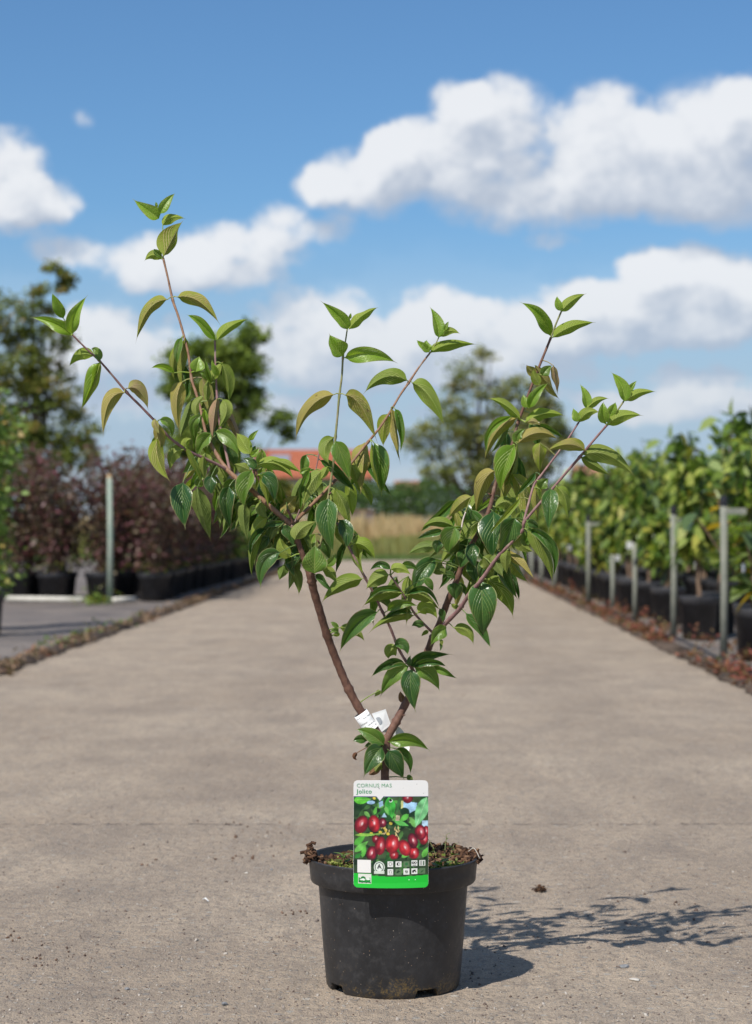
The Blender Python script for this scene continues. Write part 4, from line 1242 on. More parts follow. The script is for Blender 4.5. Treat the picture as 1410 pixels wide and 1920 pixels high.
# left low shoot
L(132.8,629,54.5,595,102,605,12,10,'t','y',puck=1.3); L(119,597,97,547,107,571.5,9,9,'t','y'); L(136,626,165.8,551.7,140,592,12,11,'t','y')
L(189,678.7,148,775.7,176,722,-9,19,'t','y',W=20,puck=1.5); L(188,680,148,773,173,724,7,8,'u','y',z=12); L(175,668,127.7,691,149.8,665,10,10,'u','y'); L(187,677,170,655,180,658,8,8,'t','m')
L(233,736.6,193,824,203,757,12,12,'u','b'); L(240,728,279,772,262,734,14,9,'u','p'); L(294.5,794,301,864,300,826,9,9,'u','b',z=12)
L(299,787,321.7,824.7,318,798,9,6,'t','m'); L(294.5,823,320.6,905,297,862,12,14,'u','b'); L(297,815,312,880,292,848,7,8,'t','m',z=-4); L(291,786,300,815,292,800,6,6,'r' and 'u','p',z=14)
L(343,844,319.4,887,324,853,12,10,'u','m'); L(349,839.4,383,914,366,874,5,5,'u','y'); L(352,842,361,823,350,828,9,4,'u','y')
L(395.5,813,368,860,379,833,9,13,'t','m',z=14,puck=1.4); L(404.5,810,447.7,858.7,434,826,11,13,'t','m',z=14); L(469,851,442,811,455,828,12,11,'u','y')
L(468,826,487,804.5,474,816,4,5,'t','y'); L(469,854.5,486,839,479.5,847.7,5,6,'t','y'); L(474,858,480,834,476,846,8,5,'t','d',z=-4)
L(483,871,554,903,521,871,11,11,'u','y',z=10); L(509,862,566,887,540,872,7,8,'u','y'); L(562,888,590,884,576,881,5,5,'t','y')
L(472,882,458,955,462,918,8,20,'t','m',z=16,puck=1.5); L(487.5,891,504,961,497.7,914,6,7,'u','y',z=16); L(491,890,515,946.6,508,909,14,10,'t','d')
L(470,882,437.5,870.5,453,874,12,6,'u','m'); L(478,879.5,454.5,860,469,865,8,8,'t','d',z=4); L(343,905,348,994,342,946,17,20,'t','d',z=14,puck=1.3)
L(370.5,914,396.6,1018,379,962,15,14,'u','d'); L(396.6,892.8,399,929,394,910,11,11,'t','d',z=16); L(379.6,912,366,898.5,371,904,7,7,'t','m')
L(382,855,384,905,381,880,6,7,'u','m',z=10); L(429.5,912,435,1000,425,948,13,13,'t','d',z=8); L(444,930,438.6,996,450,960,10,9,'u','d')
L(458.4,942,465.5,1017,457,976,10,10,'u','d'); L(482.5,951,467.7,972,475,958,8,8,'t','m'); L(486.8,941,503.8,972,492,959,8,9,'u','m')
L(501,972,469,1016,483,984,10,9,'u','y'); L(501,993.5,475,1087,472,1034,8,8,'u','m'); L(498,990,474,1050,474,1015,5,7,'t','d',z=2); L(503.8,1007,481,1046,489,1022,10,10,'t','d')
L(525,1036,489.6,1108,494,1057,14,14,'t','d',z=16); L(525,988,506.7,1017,512,996,9,7,'u','d'); L(530.8,979,492.5,992,506.7,983,6,5,'t','d')
L(545,1044,525,1002,530,1026,12,9,'u','y'); L(528,988,552,1030,542,1002,9,9,'t','d'); L(553,1012,597,977,567,990,13,13,'u','m',z=16,puck=1.5)
L(532,965,560,928,543,944,12,13,'u','b',z=-14,puck=1.6); L(582,880,563,971,566,920,5,6,'t','m'); L(603,883,567.7,954,580,912,14,12,'u','m',z=14)
L(613,875,600,900,608,888,6,7,'u','y'); L(588,925,570,948,577,933,8,8,'t','d',z=-6); L(605,905,580,932,590,916,12,12,'u','d',z=-18)
# centre shoot and arm
L(615.6,935,628,1044,615,982,17,20,'t','d',z=16,puck=1.8); L(628,918,656.5,992,646,950,10,13,'u','m'); L(629.5,827,658,907,643,860,14,15,'t','m',z=12,puck=2.0)
L(626,820,619,873,608.5,843,12,12,'u','m',z=-6,puck=1.4); L(684,830,676,928,681,873,9,20,'u','b',z=-8,puck=1.5); L(658,871,675,930,669,896,9,9,'u','m',z=8); L(653,905,660,973,658,937,11,9,'u','y',z=4,puck=1.6)
L(701,830,715.8,931,710,880,20,6,'t','m',z=12,puck=2.2); L(696.5,830,713,925,703,875,4,5,'u','y',z=16); L(727,776,719,840,719,805,13,12,'u','b',z=-8,puck=1.5)
L(733,764.5,751,871,742,814.5,6,7,'u','b',z=8); L(741,767,750,855,751,800,7,7,'t','m',z=4,puck=1.8)
L(651.4,618,599,563,634,592,9,12,'t','y'); L(654,618,712,575,679,592,8,9,'u','y'); L(656,598,658.6,586,657,592,2.5,2.5,'t','y',pet=False)
L(643,668,616.5,624,629,650,11,19,'t','y',puck=1.5); L(646.6,671,746.7,682,694,664,12,15,'t','y',W=18,puck=1.5)
L(626,740,552.6,829,581,765,12,13,'u','b',puck=1.3); L(647.8,741,709,833,678,763,15,15,'u','b',puck=1.5)
L(763.5,713.6,680.4,740,721,707,14,13,'u','m',puck=1.4); L(773,718,836,805,806,744,15,14,'u','m',puck=1.4)
L(822.6,633,804.5,572.5,819,605,8,12,'t','y',puck=1.4); L(825,631.6,864,627,843,620,7,7,'u','y'); L(834,620,842,602,837,610,3.5,3.5,'t','y')
L(805.7,660.6,780.4,636.5,792,648,5,7,'t','y'); L(804.5,660.6,801,636.5,799,648,8,9,'t','y'); L(808,661.8,900,646.5,845,645,10,9,'u','y',puck=1.3)
# right leader
L(1052.7,584.5,1101,550,1072,564,9,9,'u','y'); L(1051,583,1044.6,554,1046,568,6,7,'t','y'); L(1032.5,630,972,565,1013,592,12,10,'t','y'); L(1036.5,633,1118,604.7,1075,611,11,9,'u','y')
L(1007,701.7,986.7,683,994,694,8,8,'u','b'); L(1003,685.5,1050,750,1026,719,9,9,'u','b'); L(1017,704,1036.5,684,1024,694,8,9,'t','m',puck=2); L(1038,685.5,1046,741,1041,711,6,6,'u','p'); L(1011,722,1000,691,1003,706,8,8,'u','y')
L(992,765,1031,716.5,1006,738,9,9,'t','y',z=14); L(989.4,763.7,981,738,983,751,7,8,'t','y',z=14); L(976,786.6,912.5,747,946,759,8,8,'u','y'); L(985,792,1061,781,1022,775,10,10,'u','y',z=12)
L(968,784,907,870,929,813,10,9,'u','b',z=14); L(960,780,913,858,920,806,7,6,'t','m',z=4)
L(965,835,938,929,947,876,10,22,'t','y',z=14,puck=2.2,W=23); L(970,833,939.6,918,961,881,6,8,'u','m',z=24); L(972,830,1048.7,826,1011,811,11,11,'u','b',z=16); L(972,832,988,803,972,815,9,7,'t','m',z=8)
L(1097,845,1021.7,848,1063,833,10,11,'u','b',z=14); L(1005.5,796,1058,824,1034,807,5,5,'t','d'); L(1012,830,1012,890,1011,853,12,11,'u','b',z=6); L(988,792,1014,799,1002,790,5,6,'u','p')
L(968,840,944,925,955,885,5,5,'u','b',z=20)
L(1094.5,852.7,1193,897,1142,854,14,16,'u','m',puck=1.4,W=20); L(1089,858,1148,893.6,1116,873,8,8,'u','m'); L(1170,753,1144,696,1165,723,8,13,'t','y'); L(1174,751.6,1231.4,735,1200,736,7,8,'u','y'); L(1178,735,1195,713,1185,724,5,5,'t','y')
L(1139,797.4,1207.7,780,1167,779,11,12,'u','y',puck=1.4); L(1135,794.7,1132,751.6,1130,772,9,11,'t','y'); L(1140,780,1154,753,1150,766,8,8,'t','y')
L(1100,766.4,1086,718,1098,743,7,9,'t','y'); L(1101,766,1144,747,1119,751,6,7,'u','y'); L(1086,792,1125.5,774,1103,773,10,9,'u','y'); L(1083,791,1074,763.7,1079,778,7,7,'t','y')
# right cluster
L(926.4,883,891.4,970,904,910,13,14,'u','b',z=8,puck=1.3); L(960,889,983,991.5,984,935,14,13,'u','b',z=8,puck=1.8); L(884,931,839.6,974.6,859,948,10,10,'u','b')
L(1010.8,900,1010.8,987,1006,938,8,7,'u','b'); L(1032.5,917,1027.7,1003,1031,950,14,14,'t','d',z=14,puck=1.8); L(1013,917,1030,897,1019,905,9,10,'t','m',z=10,puck=2); L(1010,905,1018,945,1010,925,4,4,'u','y',z=14)
L(1044,914,1065,978,1060,936,10,11,'u','m'); L(988,994,1036,1097,1022,1034,7,15,'u','m',z=16,W=17); L(990,993,1035,1093,1034,1025,9,9,'t','d',z=6); L(989,979,1010.8,993,1001,983,7,8,'t','d')
L(990,1000,1012,1046,1002,1020,5,6,'u','d'); L(977,1000,1003.5,1035,980,1022,6,13,'u','m',z=-6)
L(925,959,922.8,1053,926,1003,14,26,'t','d',z=18,W=26,puck=1.5); L(965,972,933.6,1047,953,1000,20,17,'t','d',z=6,puck=1.2); L(928.8,951,974.6,984,955,943,9,15,'u','m',z=2); L(965,985,978,960,968,970,8,8,'u','m',z=-4)
L(898.7,977,858.9,1021,875,996,12,11,'u','m',z=22); L(852.8,988,840.8,1041,845,1013,14,19,'t','m',z=18,W=19); L(850.4,987,788.5,993,818,978,9,8,'u','m'); L(830,995,778,1012,806,1002,6,7,'t','d')
L(818,1027,761,1041.6,791,1026,10,10,'u','d'); L(822.7,1013,820,1040,820,1025,9,9,'t','d'); L(817,1048,775,1122,789,1078,15,16,'t','d',z=20); L(835,1076,798,1080,815,1067,9,9,'u','d')
L(795.5,1084,812,1110,806,1096,7,6,'t','m'); L(812,1052,835,1073,822,1058,7,7,'t','m'); L(870,1030,860.6,1068,868,1048,11,12,'t','d',z=10); L(889.5,1019,894,1068,886,1041,12,12,'t','d',z=14)
L(884.7,1050,894,1094,890,1072,13,13,'t','d',z=4); L(906,1044,923,1078,916,1058,13,13,'u','m',z=-6); L(853,1093,854.5,1128,853,1108,13,13,'t','d',z=14); L(852,1085,828,1094,838,1077,5,6,'t','d'); L(846,1132,870,1139,858,1139,4,4,'u','m')
L(902.8,1089,906.4,1199,904,1140,25,23,'t','d',z=18,W=27,puck=1.4); L(912.4,1086,963,1162,944,1113,17,15,'u','m',z=4); L(873.8,1150,922,1217,899,1184,14,6,'t','d'); L(851,1177.5,888,1211,877,1184,9,10,'u','m')
L(836.5,1177,806,1213,821,1189,13,11,'t','m',z=12); L(794,1174,771,1175,782,1170,6,7,'t','d'); L(804,1183.5,789.4,1194,796,1187,3.5,3.5,'u','m'); L(828,1199,829.7,1211,828,1205,3,3,'u','m'); L(952,1031,951.7,1079,948,1053,9,9,'u','m')
L(826,1203,824,1222,827,1212,2.5,2.5,'t','d')
# middle shoot
L(679,1085.6,601,1132.6,639,1098,12,14,'u','m',puck=1.2); L(604.6,1070,632,1097,621,1075,9,9,'u','m'); L(591,1077,625,1113,607,1091,6,6,'t','d'); L(590,1075,591,1018,590,1048,21,21,'t','m',z=22,W=22,puck=2.2)
L(612,1060,630,1036,624,1050,7,7,'t','m'); L(636,975,647,1031,651,1002,13,12,'t','d',z=6); L(631.5,990,645,1025,640,1006,8,9,'u','m'); L(665.6,1019,705,1052,686,1026,13,7,'u','y')
L(728.8,1078,685,1106,705,1087,12,14,'u','m'); L(732,1068,692,1072,711,1058,6,6,'t','d',z=10); L(733,1068,772,1079.6,752,1065,8,9,'u','y'); L(753,1060,786,1072,770,1060,6,7,'t','m')
L(755,1113,678,1140,714,1113,12,6,'u','m'); L(753,1108,681,1138,713,1107,4,6,'t','d'); L(763.8,1116,828,1148,796,1118,8,10,'u','m'); L(764,1113,827,1145,798,1110,7,4,'t','d'); L(784,1149.5,822,1164,803,1140,12,12,'u','y',puck=1.6)
L(824,1142,829,1168,830,1154,6,6,'t','d'); L(726,1146,786.7,1138,753,1131,8,9,'t','m'); L(775.8,1154,689,1189,736,1157,10,7,'u','m'); L(772,1150,712,1174,742,1148,4,7,'t','d')
L(707,1148,636,1225.5,664,1175,14,15,'t','d',z=10,puck=1.6); L(637,1177,685,1205,664,1182,8,9,'u','m',z=12); L(634.8,1178.5,619,1166.4,626,1170,4,4,'t','m'); L(634.8,1184,619,1186,627,1182,5,5,'t','m'); L(636,1186,622,1190,630,1190,4,4,'u','y')
L(745,1214.6,729,1237,731,1222,12,11,'u','m'); L(739.6,1209.8,765,1230,757,1212,12,6,'t','d')
# whorl on the middle shoot
L(769.8,1249,850.6,1227,799,1231,9,11,'t','d',puck=1.2); L(777,1250,839.7,1252,811,1241,6,7,'t','d'); L(810,1251,860,1274,833,1259,6,6,'t','m'); L(777,1251,825,1298,806,1265,14,13,'t','m',z=12,puck=1.3)
L(772,1255.6,780,1337.6,770,1290,17,16,'t','d',z=18,puck=1.3); L(766,1249.6,712,1309.4,735,1269,13,14,'t','m',z=12,puck=1.3); L(760,1245,693.8,1272.5,723,1247,8,8,'t','d'); L(770,1248,771,1228,767,1238,4,4,'t','d'); L(713,1294,701,1307,708,1300,4,4,'u','m')
L(756,1318,751,1295,752,1306,5,6,'u','r')
# leaves at the foot of the limbs
L(720,1397,665,1366.8,694,1377,12,13,'t','m',z=20); L(729,1391,809,1410,768,1389,11,12,'t','m',z=8); L(717,1401,681,1460,699,1422,16,17,'t','d',z=20,puck=1.3); L(729,1407,758.7,1463,743,1432,16,16,'t','d',z=20,puck=1.5)
L(742,1404,769,1455,764,1421,8,8,'t','d',z=4); L(688,1389,661,1391,673,1386,7,8,'t','d'); L(717,1403,681,1402,698,1396,7,7,'t','d',z=4); L(670,1411,671,1426,665,1419,3,4,'u','r'); L(712,1434,690,1452,700,1447,7,7,'u','r'); L(762,1458,775,1464,769,1459,5,5,'u','d'); L(716,1430,704,1450,708,1440,7,6,'u','m')
# shaded leaves deep inside the crown
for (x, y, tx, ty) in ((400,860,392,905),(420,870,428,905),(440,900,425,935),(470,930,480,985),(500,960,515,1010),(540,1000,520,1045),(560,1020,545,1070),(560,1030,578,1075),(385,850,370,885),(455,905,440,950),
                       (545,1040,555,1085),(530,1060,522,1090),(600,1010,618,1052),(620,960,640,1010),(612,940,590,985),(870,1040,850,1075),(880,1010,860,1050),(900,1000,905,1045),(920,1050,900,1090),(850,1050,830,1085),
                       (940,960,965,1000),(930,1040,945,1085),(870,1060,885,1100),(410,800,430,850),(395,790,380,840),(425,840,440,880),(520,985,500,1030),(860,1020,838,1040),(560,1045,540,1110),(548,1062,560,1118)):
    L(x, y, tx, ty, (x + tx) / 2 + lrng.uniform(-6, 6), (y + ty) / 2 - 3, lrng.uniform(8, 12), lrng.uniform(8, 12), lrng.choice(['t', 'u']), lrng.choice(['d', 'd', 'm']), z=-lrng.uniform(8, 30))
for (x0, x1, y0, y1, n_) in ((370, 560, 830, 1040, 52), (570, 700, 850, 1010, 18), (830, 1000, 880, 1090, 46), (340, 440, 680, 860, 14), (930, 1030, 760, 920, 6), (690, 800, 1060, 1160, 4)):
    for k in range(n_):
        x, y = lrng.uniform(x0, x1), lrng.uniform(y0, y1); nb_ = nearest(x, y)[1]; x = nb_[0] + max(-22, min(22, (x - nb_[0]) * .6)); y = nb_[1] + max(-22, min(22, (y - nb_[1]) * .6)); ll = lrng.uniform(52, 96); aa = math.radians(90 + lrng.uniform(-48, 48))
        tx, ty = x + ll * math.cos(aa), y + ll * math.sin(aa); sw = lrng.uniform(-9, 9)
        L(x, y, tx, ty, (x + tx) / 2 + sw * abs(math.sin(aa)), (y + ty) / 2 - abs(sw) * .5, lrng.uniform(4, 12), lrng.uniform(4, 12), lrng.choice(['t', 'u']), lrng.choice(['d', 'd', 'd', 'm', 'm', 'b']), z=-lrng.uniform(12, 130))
# spent buds and stubs at the joints
mb = MB()
for (x, y, dx_, dy_) in ((725,1330,12,-3),(743,1352,9,4),(795,1220,-4,8),(655,1292,7,-4),(870,1022,5,6),(768,1178,6,6),(598,1018,-5,-8),(690,1356,5,6),(712,1366,5,7),(905,930,-9,-6),(616,930,5,-5),(636,842,4,-3)):
    dist, nb = nearest(x, y)
    p0 = at(nb[0], nb[1], Y0 + nb[3] * K); p1 = at(nb[0] + dx_, nb[1] + dy_, Y0 + (nb[3] - 6) * K)
    mb.tube([p0, (p0 * .4 + p1 * .6), p1], [.0017, .0016, .0007], 6)
o = world_child('bud_stub', mb.mesh('bud_stub'), hero, m_old, True)
o['kind'] = 'stuff'

# the largest 300 stay single leaves; the smallest, mostly hidden ones become one part
def leaf_size(o):
    bb = [Vector(c) for c in o.bound_box]
    return (bb[6] - bb[0]).length
LEAVES.sort(key=leaf_size, reverse=True)
small = LEAVES[298:]
if len(small) > 1:
    bpy.context.view_layer.update()
    with bpy.context.temp_override(active_object=small[0], object=small[0], selected_objects=small, selected_editable_objects=small):
        bpy.ops.object.join()
    small[0].name = 'small_leaves'
    small[0]['kind'] = 'stuff'
    del LEAVES[298:]
# ------------------------------------------------------------------ weeds growing in the pot
def weed(px, py, dY, n, size, label, h=.02, lean=0.0, seed=1, mat=None):
    r = np.random.default_rng(seed)
    b = at(px, py, Y0 + dY); b.z = .196
    t = empty('weed', b, label, 'weed')
    mb = MB()
    top = (lean * h, 0, h)
    mb.tube([(0, 0, -.006), (lean * h * .4, 0, h * .5), top], [.0009, .0008, .0005], 6)
    me = mb.mesh('stem'); me.materials.append(m_gsh); link('stem', me, t)
    for k in range(n):
        f = .35 + .65 * k / max(1, n - 1); a = k * 2.4 + seed
        o = link('leaf', WLEAF, t)
        o.location = (lean * h * f, 0, h * f); o.rotation_euler = (0, -.25 - .2 * r.random(), a)
        s = size * r.uniform(.7, 1.1); o.scale = (s, s, s)
    return t
WLEAF = big_leaf(foliage_mat('weed_leaf', [(.12, .21, .03)] * 2, .45, .35), .25, .1)
weed(650, 1600, -.02, 8, .018, 'bright green seedling left of the picture label in the pot', .022, -.3, 1)
weed(660, 1600, .02, 6, .016, 'light green seedling tight against the left side of the picture label', .026, .2, 2)
weed(822, 1600, .05, 7, .008, 'tiny upright weed with small leaves right of the picture label', .040, -.5, 3)
weed(833, 1600, .06, 7, .008, 'thin weed behind the right soil mound in the pot', .042, .1, 4)
weed(843, 1600, .055, 4, .012, 'small broad-leaved sprout at the back right of the pot', .026, .3, 5)
weed(818, 1600, -.07, 4, .026, 'pair of curved green blades at the front right of the pot', .016, .4, 6)
weed(826, 1600, -.05, 3, .020, 'green sprout among the moss right of the label', .024, .7, 7)
# straw lying over the right rim
a = at(878, 1592, Y0 - .02); b = at(900, 1604, Y0 - .03)
a.z = .222; m_ = (a + b) / 2; m_.z = .228; b.z = .212
tag(link('straw', MB().tube(smooth_path([tuple(a), tuple(m_), tuple(b)], 5), [.0006] * 11, 6).mesh('straw'), None, m_pipe, True), 'thin pale straw bent over the right rim of the pot', 'straw')

# ------------------------------------------------------------------ picture label
LW, LH = .1175, .1670
YL = 3.148
lc = at(733.0, 1663.5, YL)                       # bottom middle
label = empty('picture_label', lc, 'white picture label with red fruit photo and green bottom band stuck in the pot', 'label')
label.rotation_euler = (math.radians(-3.0), math.radians(0), math.radians(0))
def card_y(u, v):      # gentle bulge of the plastic towards the viewer low down
    return -.0035 * (1 - (2 * u - 1) ** 2) * (1 - v) ** 1.5
def edge_low(u):
    return -.0012 * (1 - (2 * u - 1) ** 2)
NX, NY = 188, 268
uu, vv = np.meshgrid((np.arange(NX + 1)) / NX, (np.arange(NY + 1)) / NY)
# --- painter: coordinates of the enlarged print, 1097 x 1565
PXX = uu * 1097; PYY = (1 - vv) * 1565
img = np.zeros((NY + 1, NX + 1, 3)); img[:] = (.05, .09, .035)
def lin(c): 
    c = np.array(c) / 255.0
    return np.where(c <= .04045, c / 12.92, ((c + .055) / 1.055) ** 2.4)
def poly(pts, col, k=1.0):
    pts = [(x - 175, y - 105) for x, y in pts]
    ins = np.zeros(PXX.shape, bool); n = len(pts)
    for i in range(n):
        x1, y1 = pts[i]; x2, y2 = pts[(i + 1) % n]
        if y1 == y2: continue
        c = ((PYY < y1) != (PYY < y2)) & (PXX < (x2 - x1) * (PYY - y1) / (y2 - y1) + x1)
        ins ^= c
    img[ins] = img[ins] * (1 - k) + lin(col) * k
def ell(cx, cy, rx, ry, rot, col, k=1.0, soft=0.0):
    a = math.radians(rot); X_, Y_ = PXX - (cx - 175), PYY - (cy - 105)
    x = (X_ * math.cos(a) + Y_ * math.sin(a)) / rx; y = (-X_ * math.sin(a) + Y_ * math.cos(a)) / ry
    d = x * x + y * y
    w = np.clip((1 - d) / max(soft, .03), 0, 1)[..., None] * k
    img[:] = img * (1 - w) + lin(col) * w
def rect(x0, y0, x1, y1, col, k=1.0):
    poly([(x0, y0), (x1, y0), (x1, y1), (x0, y1)], col, k)
def lf(x0, y0, x1, y1, w, col, vein=None):
    dx_, dy_ = x1 - x0, y1 - y0; L_ = math.hypot(dx_, dy_); nx, ny = -dy_ / L_, dx_ / L_
    P1 = []; P2 = []
    for i in range(9):
        t = i / 8; ww = w * (math.sin(math.pi * t ** .75)) 
        P1.append((x0 + dx_ * t + nx * ww, y0 + dy_ * t + ny * ww)); P2.append((x0 + dx_ * t - nx * ww, y0 + dy_ * t - ny * ww))
    poly(P1 + P2[::-1], col)
    if vein:
        poly([(x0, y0), (x1, y1), (x1 - nx * 5, y1 - ny * 5), (x0 - nx * 7, y0 - ny * 7)], vein, .8)
prn = np.random.default_rng(8)
# background of the fruit picture
for k in range(150):
    x, y = prn.uniform(160, 1290), prn.uniform(340, 1480); a = prn.uniform(0, 6.28); l = prn.uniform(80, 210)
    c = [(22, 52, 26), (34, 78, 34), (48, 108, 44), (80, 150, 62), (18, 38, 24), (110, 170, 86)][prn.integers(6)]
    lf(x, y, x + l * math.cos(a), y + l * math.sin(a), l * .2, c)
rect(175, 380, 530, 640, (20, 44, 26), .75); rect(560, 800, 1100, 960, (28, 44, 24), .6)
ell(430, 425, 60, 26, 0, (160, 195, 225)); poly([(545, 420), (600, 400), (610, 470), (555, 500)], (165, 200, 230)); poly([(585, 640), (625, 575), (665, 640)], (170, 205, 225))
poly([(870, 400), (1110, 430), (1100, 540), (1020, 600), (960, 540), (880, 520)], (165, 205, 235)); rect(1180, 690, 1272, 780, (175, 205, 225)); rect(875, 400, 905, 520, (205, 205, 140))
ell(930, 560, 70, 60, 20, (24, 56, 32)); ell(1050, 590, 80, 34, -30, (22, 54, 30))
lf(178, 395, 430, 380, 62, (88, 178, 52), (150, 210, 110)); lf(690, 345, 745, 660, 78, (62, 168, 62), (120, 200, 100)); lf(860, 345, 800, 600, 26, (60, 110, 60))
lf(1250, 350, 1085, 790, 95, (120, 190, 128), (185, 220, 180)); lf(770, 690, 990, 770, 36, (96, 186, 88)); lf(985, 600, 850, 700, 40, (92, 176, 70)); lf(640, 480, 690, 610, 28, (110, 185, 90))
lf(480, 600, 510, 480, 26, (98, 180, 70)); lf(330, 560, 420, 640, 30, (120, 180, 90)); poly([(800, 610), (855, 615), (850, 690), (790, 690)], (205, 190, 160))
lf(185, 1050, 350, 900, 46, (84, 168, 62)); lf(190, 1150, 390, 990, 44, (112, 190, 86)); lf(300, 1230, 350, 1040, 34, (96, 176, 70)); lf(190, 1240, 300, 1160, 30, (50, 130, 52)); lf(1190, 1230, 1270, 1080, 40, (104, 186, 76)); lf(880, 1220, 990, 1170, 30, (110, 190, 80))
for (x, y) in ((480, 360), (560, 860), (640, 830), (720, 730), (440, 880), (290, 890), (680, 880), (620, 790)):
    ell(x + prn.uniform(-8, 8), y, 26, 20, prn.uniform(0, 90), (222, 196, 76)); 
for k in range(16):
    x, y = prn.uniform(600, 860), prn.uniform(760, 950); lf(x, y, x + prn.uniform(-60, 60), y + prn.uniform(20, 90), 7, (224, 196, 140))
lf(190, 905, 560, 890, 22, (140, 190, 80)); lf(420, 905, 620, 870, 14, (150, 195, 90))
def fruit(cx, cy, rx, ry, rot, dark=0.0):
    c0 = np.array((136, 26, 38)) * (1 - dark) + np.array((72, 16, 36)) * dark
    c1 = np.array((198, 44, 50)) * (1 - dark) + np.array((124, 34, 54)) * dark
    ell(cx, cy, rx * 1.04, ry * 1.04, rot, c0 * .55); ell(cx, cy, rx, ry, rot, c0); ell(cx + rx * .05, cy, rx * .82, ry * .86, rot, c1, 1, .6)
    ell(cx - rx * .2, cy + ry * .5, rx * .6, ry * .36, rot, c0 * .7, .55, .9); ell(cx + rx * prn.uniform(-.1, .25), cy - ry * prn.uniform(0, .2), rx * .40, ry * .50, rot, (222, 140, 146), .6, 1.0); ell(cx + rx * prn.uniform(0, .2), cy - ry * .08, rx * .17, ry * .24, rot, (250, 232, 232), .85, 1.0)
fruit(600, 720, 60, 70, 0, .9); fruit(970, 360, 76, 76, 0, .5); fruit(290, 748, 96, 130, 22, .45); fruit(478, 735, 84, 122, -8, .1); fruit(1240, 850, 46, 80, 0, .3); fruit(1210, 960, 62, 84, 10, .3)
fruit(500, 960, 54, 60, 0, .5); fruit(440, 1170, 74, 112, 14, .75); fruit(568, 1055, 80, 134, 8, .4); fruit(770, 1190, 64, 66, 20, .2); fruit(1060, 1160, 76, 92, 0, .15); fruit(1045, 985, 72, 112, -12, .85)
fruit(1158, 865, 82, 112, -10, .55); fruit(925, 1088, 84, 122, -25, .1); fruit(742, 1030, 100, 134, 4, 0)
# photographic grain, uneven light and a slight softness of the printed picture
gr_ = prn.random((NY + 1, NX + 1)); lowf_ = np.zeros_like(gr_)
for q_ in range(14):
    ax_, ay_, ph_ = prn.uniform(-.05, .05), prn.uniform(-.05, .05), prn.uniform(0, 6.28)
    lowf_ += np.sin(PXX * ax_ + PYY * ay_ + ph_) / 14
img *= (1 + .9 * lowf_ + .35 * (gr_ - .5))[..., None]
img = np.clip(img, 0, 1)
img[1:-1, 1:-1] = (img[1:-1, 1:-1] * 3 + img[:-2, 1:-1] + img[2:, 1:-1] + img[1:-1, :-2] + img[1:-1, 2:]) / 7
# dark strip of symbols
rect(175, 1240, 1275, 1500, (26, 48, 32), .55)
rect(232, 1262, 430, 1452, (236, 232, 228))               # the printed code is left out: a plain pale square
ell(552, 1366, 80, 84, 0, (226, 232, 222)); ell(552, 1366, 68, 72, 0, (36, 66, 44)); ell(552, 1366, 56, 60, 0, (226, 232, 222)); rect(478, 1420, 630, 1462, (214, 222, 208), .9); rect(530, 1410, 570, 1424, (226, 232, 222))
def icon(x, y, pale=True):
    rect(x, y, x + 84, y + 84, (228, 228, 222) if pale else (92, 118, 84))
for x, y, p in ((674, 1280, 1), (792, 1280, 1), (910, 1280, 0), (1026, 1270, 1), (1142, 1270, 1), (674, 1394, 1), (792, 1394, 0), (910, 1388, 1), (1026, 1386, 1), (1142, 1386, 0)):
    icon(x, y, p)
ell(716, 1320, 26, 26, 0, (60, 60, 60)); ell(716, 1320, 19, 19, 0, (228, 228, 222))
ell(834, 1320, 26, 26, 0, (60, 60, 60)); ell(834, 1320, 19, 19, 0, (228, 228, 222)); poly([(834, 1298), (834, 1342), (815, 1335), (812, 1305)], (30, 30, 30))
ell(952, 1320, 22, 22, 0, (50, 110, 60))
for x in (1048, 1084): 
    ell(x, 1304, 20, 18, 0, (24, 24, 24)); ell(x, 1304, 9, 8, 0, (228, 228, 222))
rect(1040, 1334, 1096, 1346, (90, 90, 90)); rect(1158, 1276, 1170, 1348, (50, 60, 50)); rect(1196, 1280, 1216, 1344, (90, 110, 90)); rect(1176, 1276, 1180, 1348, (110, 120, 110))
for a in range(4):
    aa = a * math.pi / 2 + .78; lf(716 + 30 * math.cos(aa), 1432 + 22 * math.sin(aa), 716 + 12 * math.cos(aa), 1432 + 8 * math.sin(aa), 8, (30, 30, 30))
rect(712, 1404, 720, 1424, (40, 40, 40)); rect(696, 1460, 752, 1466, (110, 110, 110)); lf(800, 1450, 868, 1420, 10, (30, 60, 34)); lf(806, 1440, 850, 1404, 8, (30, 60, 34))
for q in range(3):
    lf(930 + q * 16, 1402 + q * 5, 944 + q * 15, 1468, 5, (44, 60, 44))
ell(1062, 1420, 30, 14, -20, (20, 20, 20)); ell(1048, 1440, 13, 11, 0, (20, 20, 20)); ell(1086, 1436, 12, 9, 0, (20, 20, 20)); lf(1160, 1450, 1210, 1410, 9, (40, 84, 44))
# green band with the little hills emblem
poly([(170, 1465), (440, 1462), (445, 1490), (700, 1504), (1000, 1500), (1280, 1484), (1280, 1680), (170, 1680)], (30, 186, 52))
poly([(170, 1600), (1280, 1590), (1280, 1680), (170, 1680)], (46, 202, 66), .6)
rect(240, 1468, 434, 1608, (224, 224, 214)); ell(316, 1545, 40, 42, 0, (22, 120, 48)); ell(316, 1560, 26, 26, 0, (240, 246, 236))
poly([(250, 1520), (290, 1540), (330, 1560), (420, 1520), (424, 1596), (250, 1596)], (30, 140, 56)); poly([(262, 1545), (300, 1540), (350, 1552), (330, 1566), (280, 1562)], (238, 244, 234)); poly([(355, 1540), (420, 1530), (420, 1552), (370, 1556)], (238, 244, 234))
for k in range(9):
    ell(260 + k * 20, 1586 + (k % 3) * 4, 9, 9, 0, (18, 84, 40))
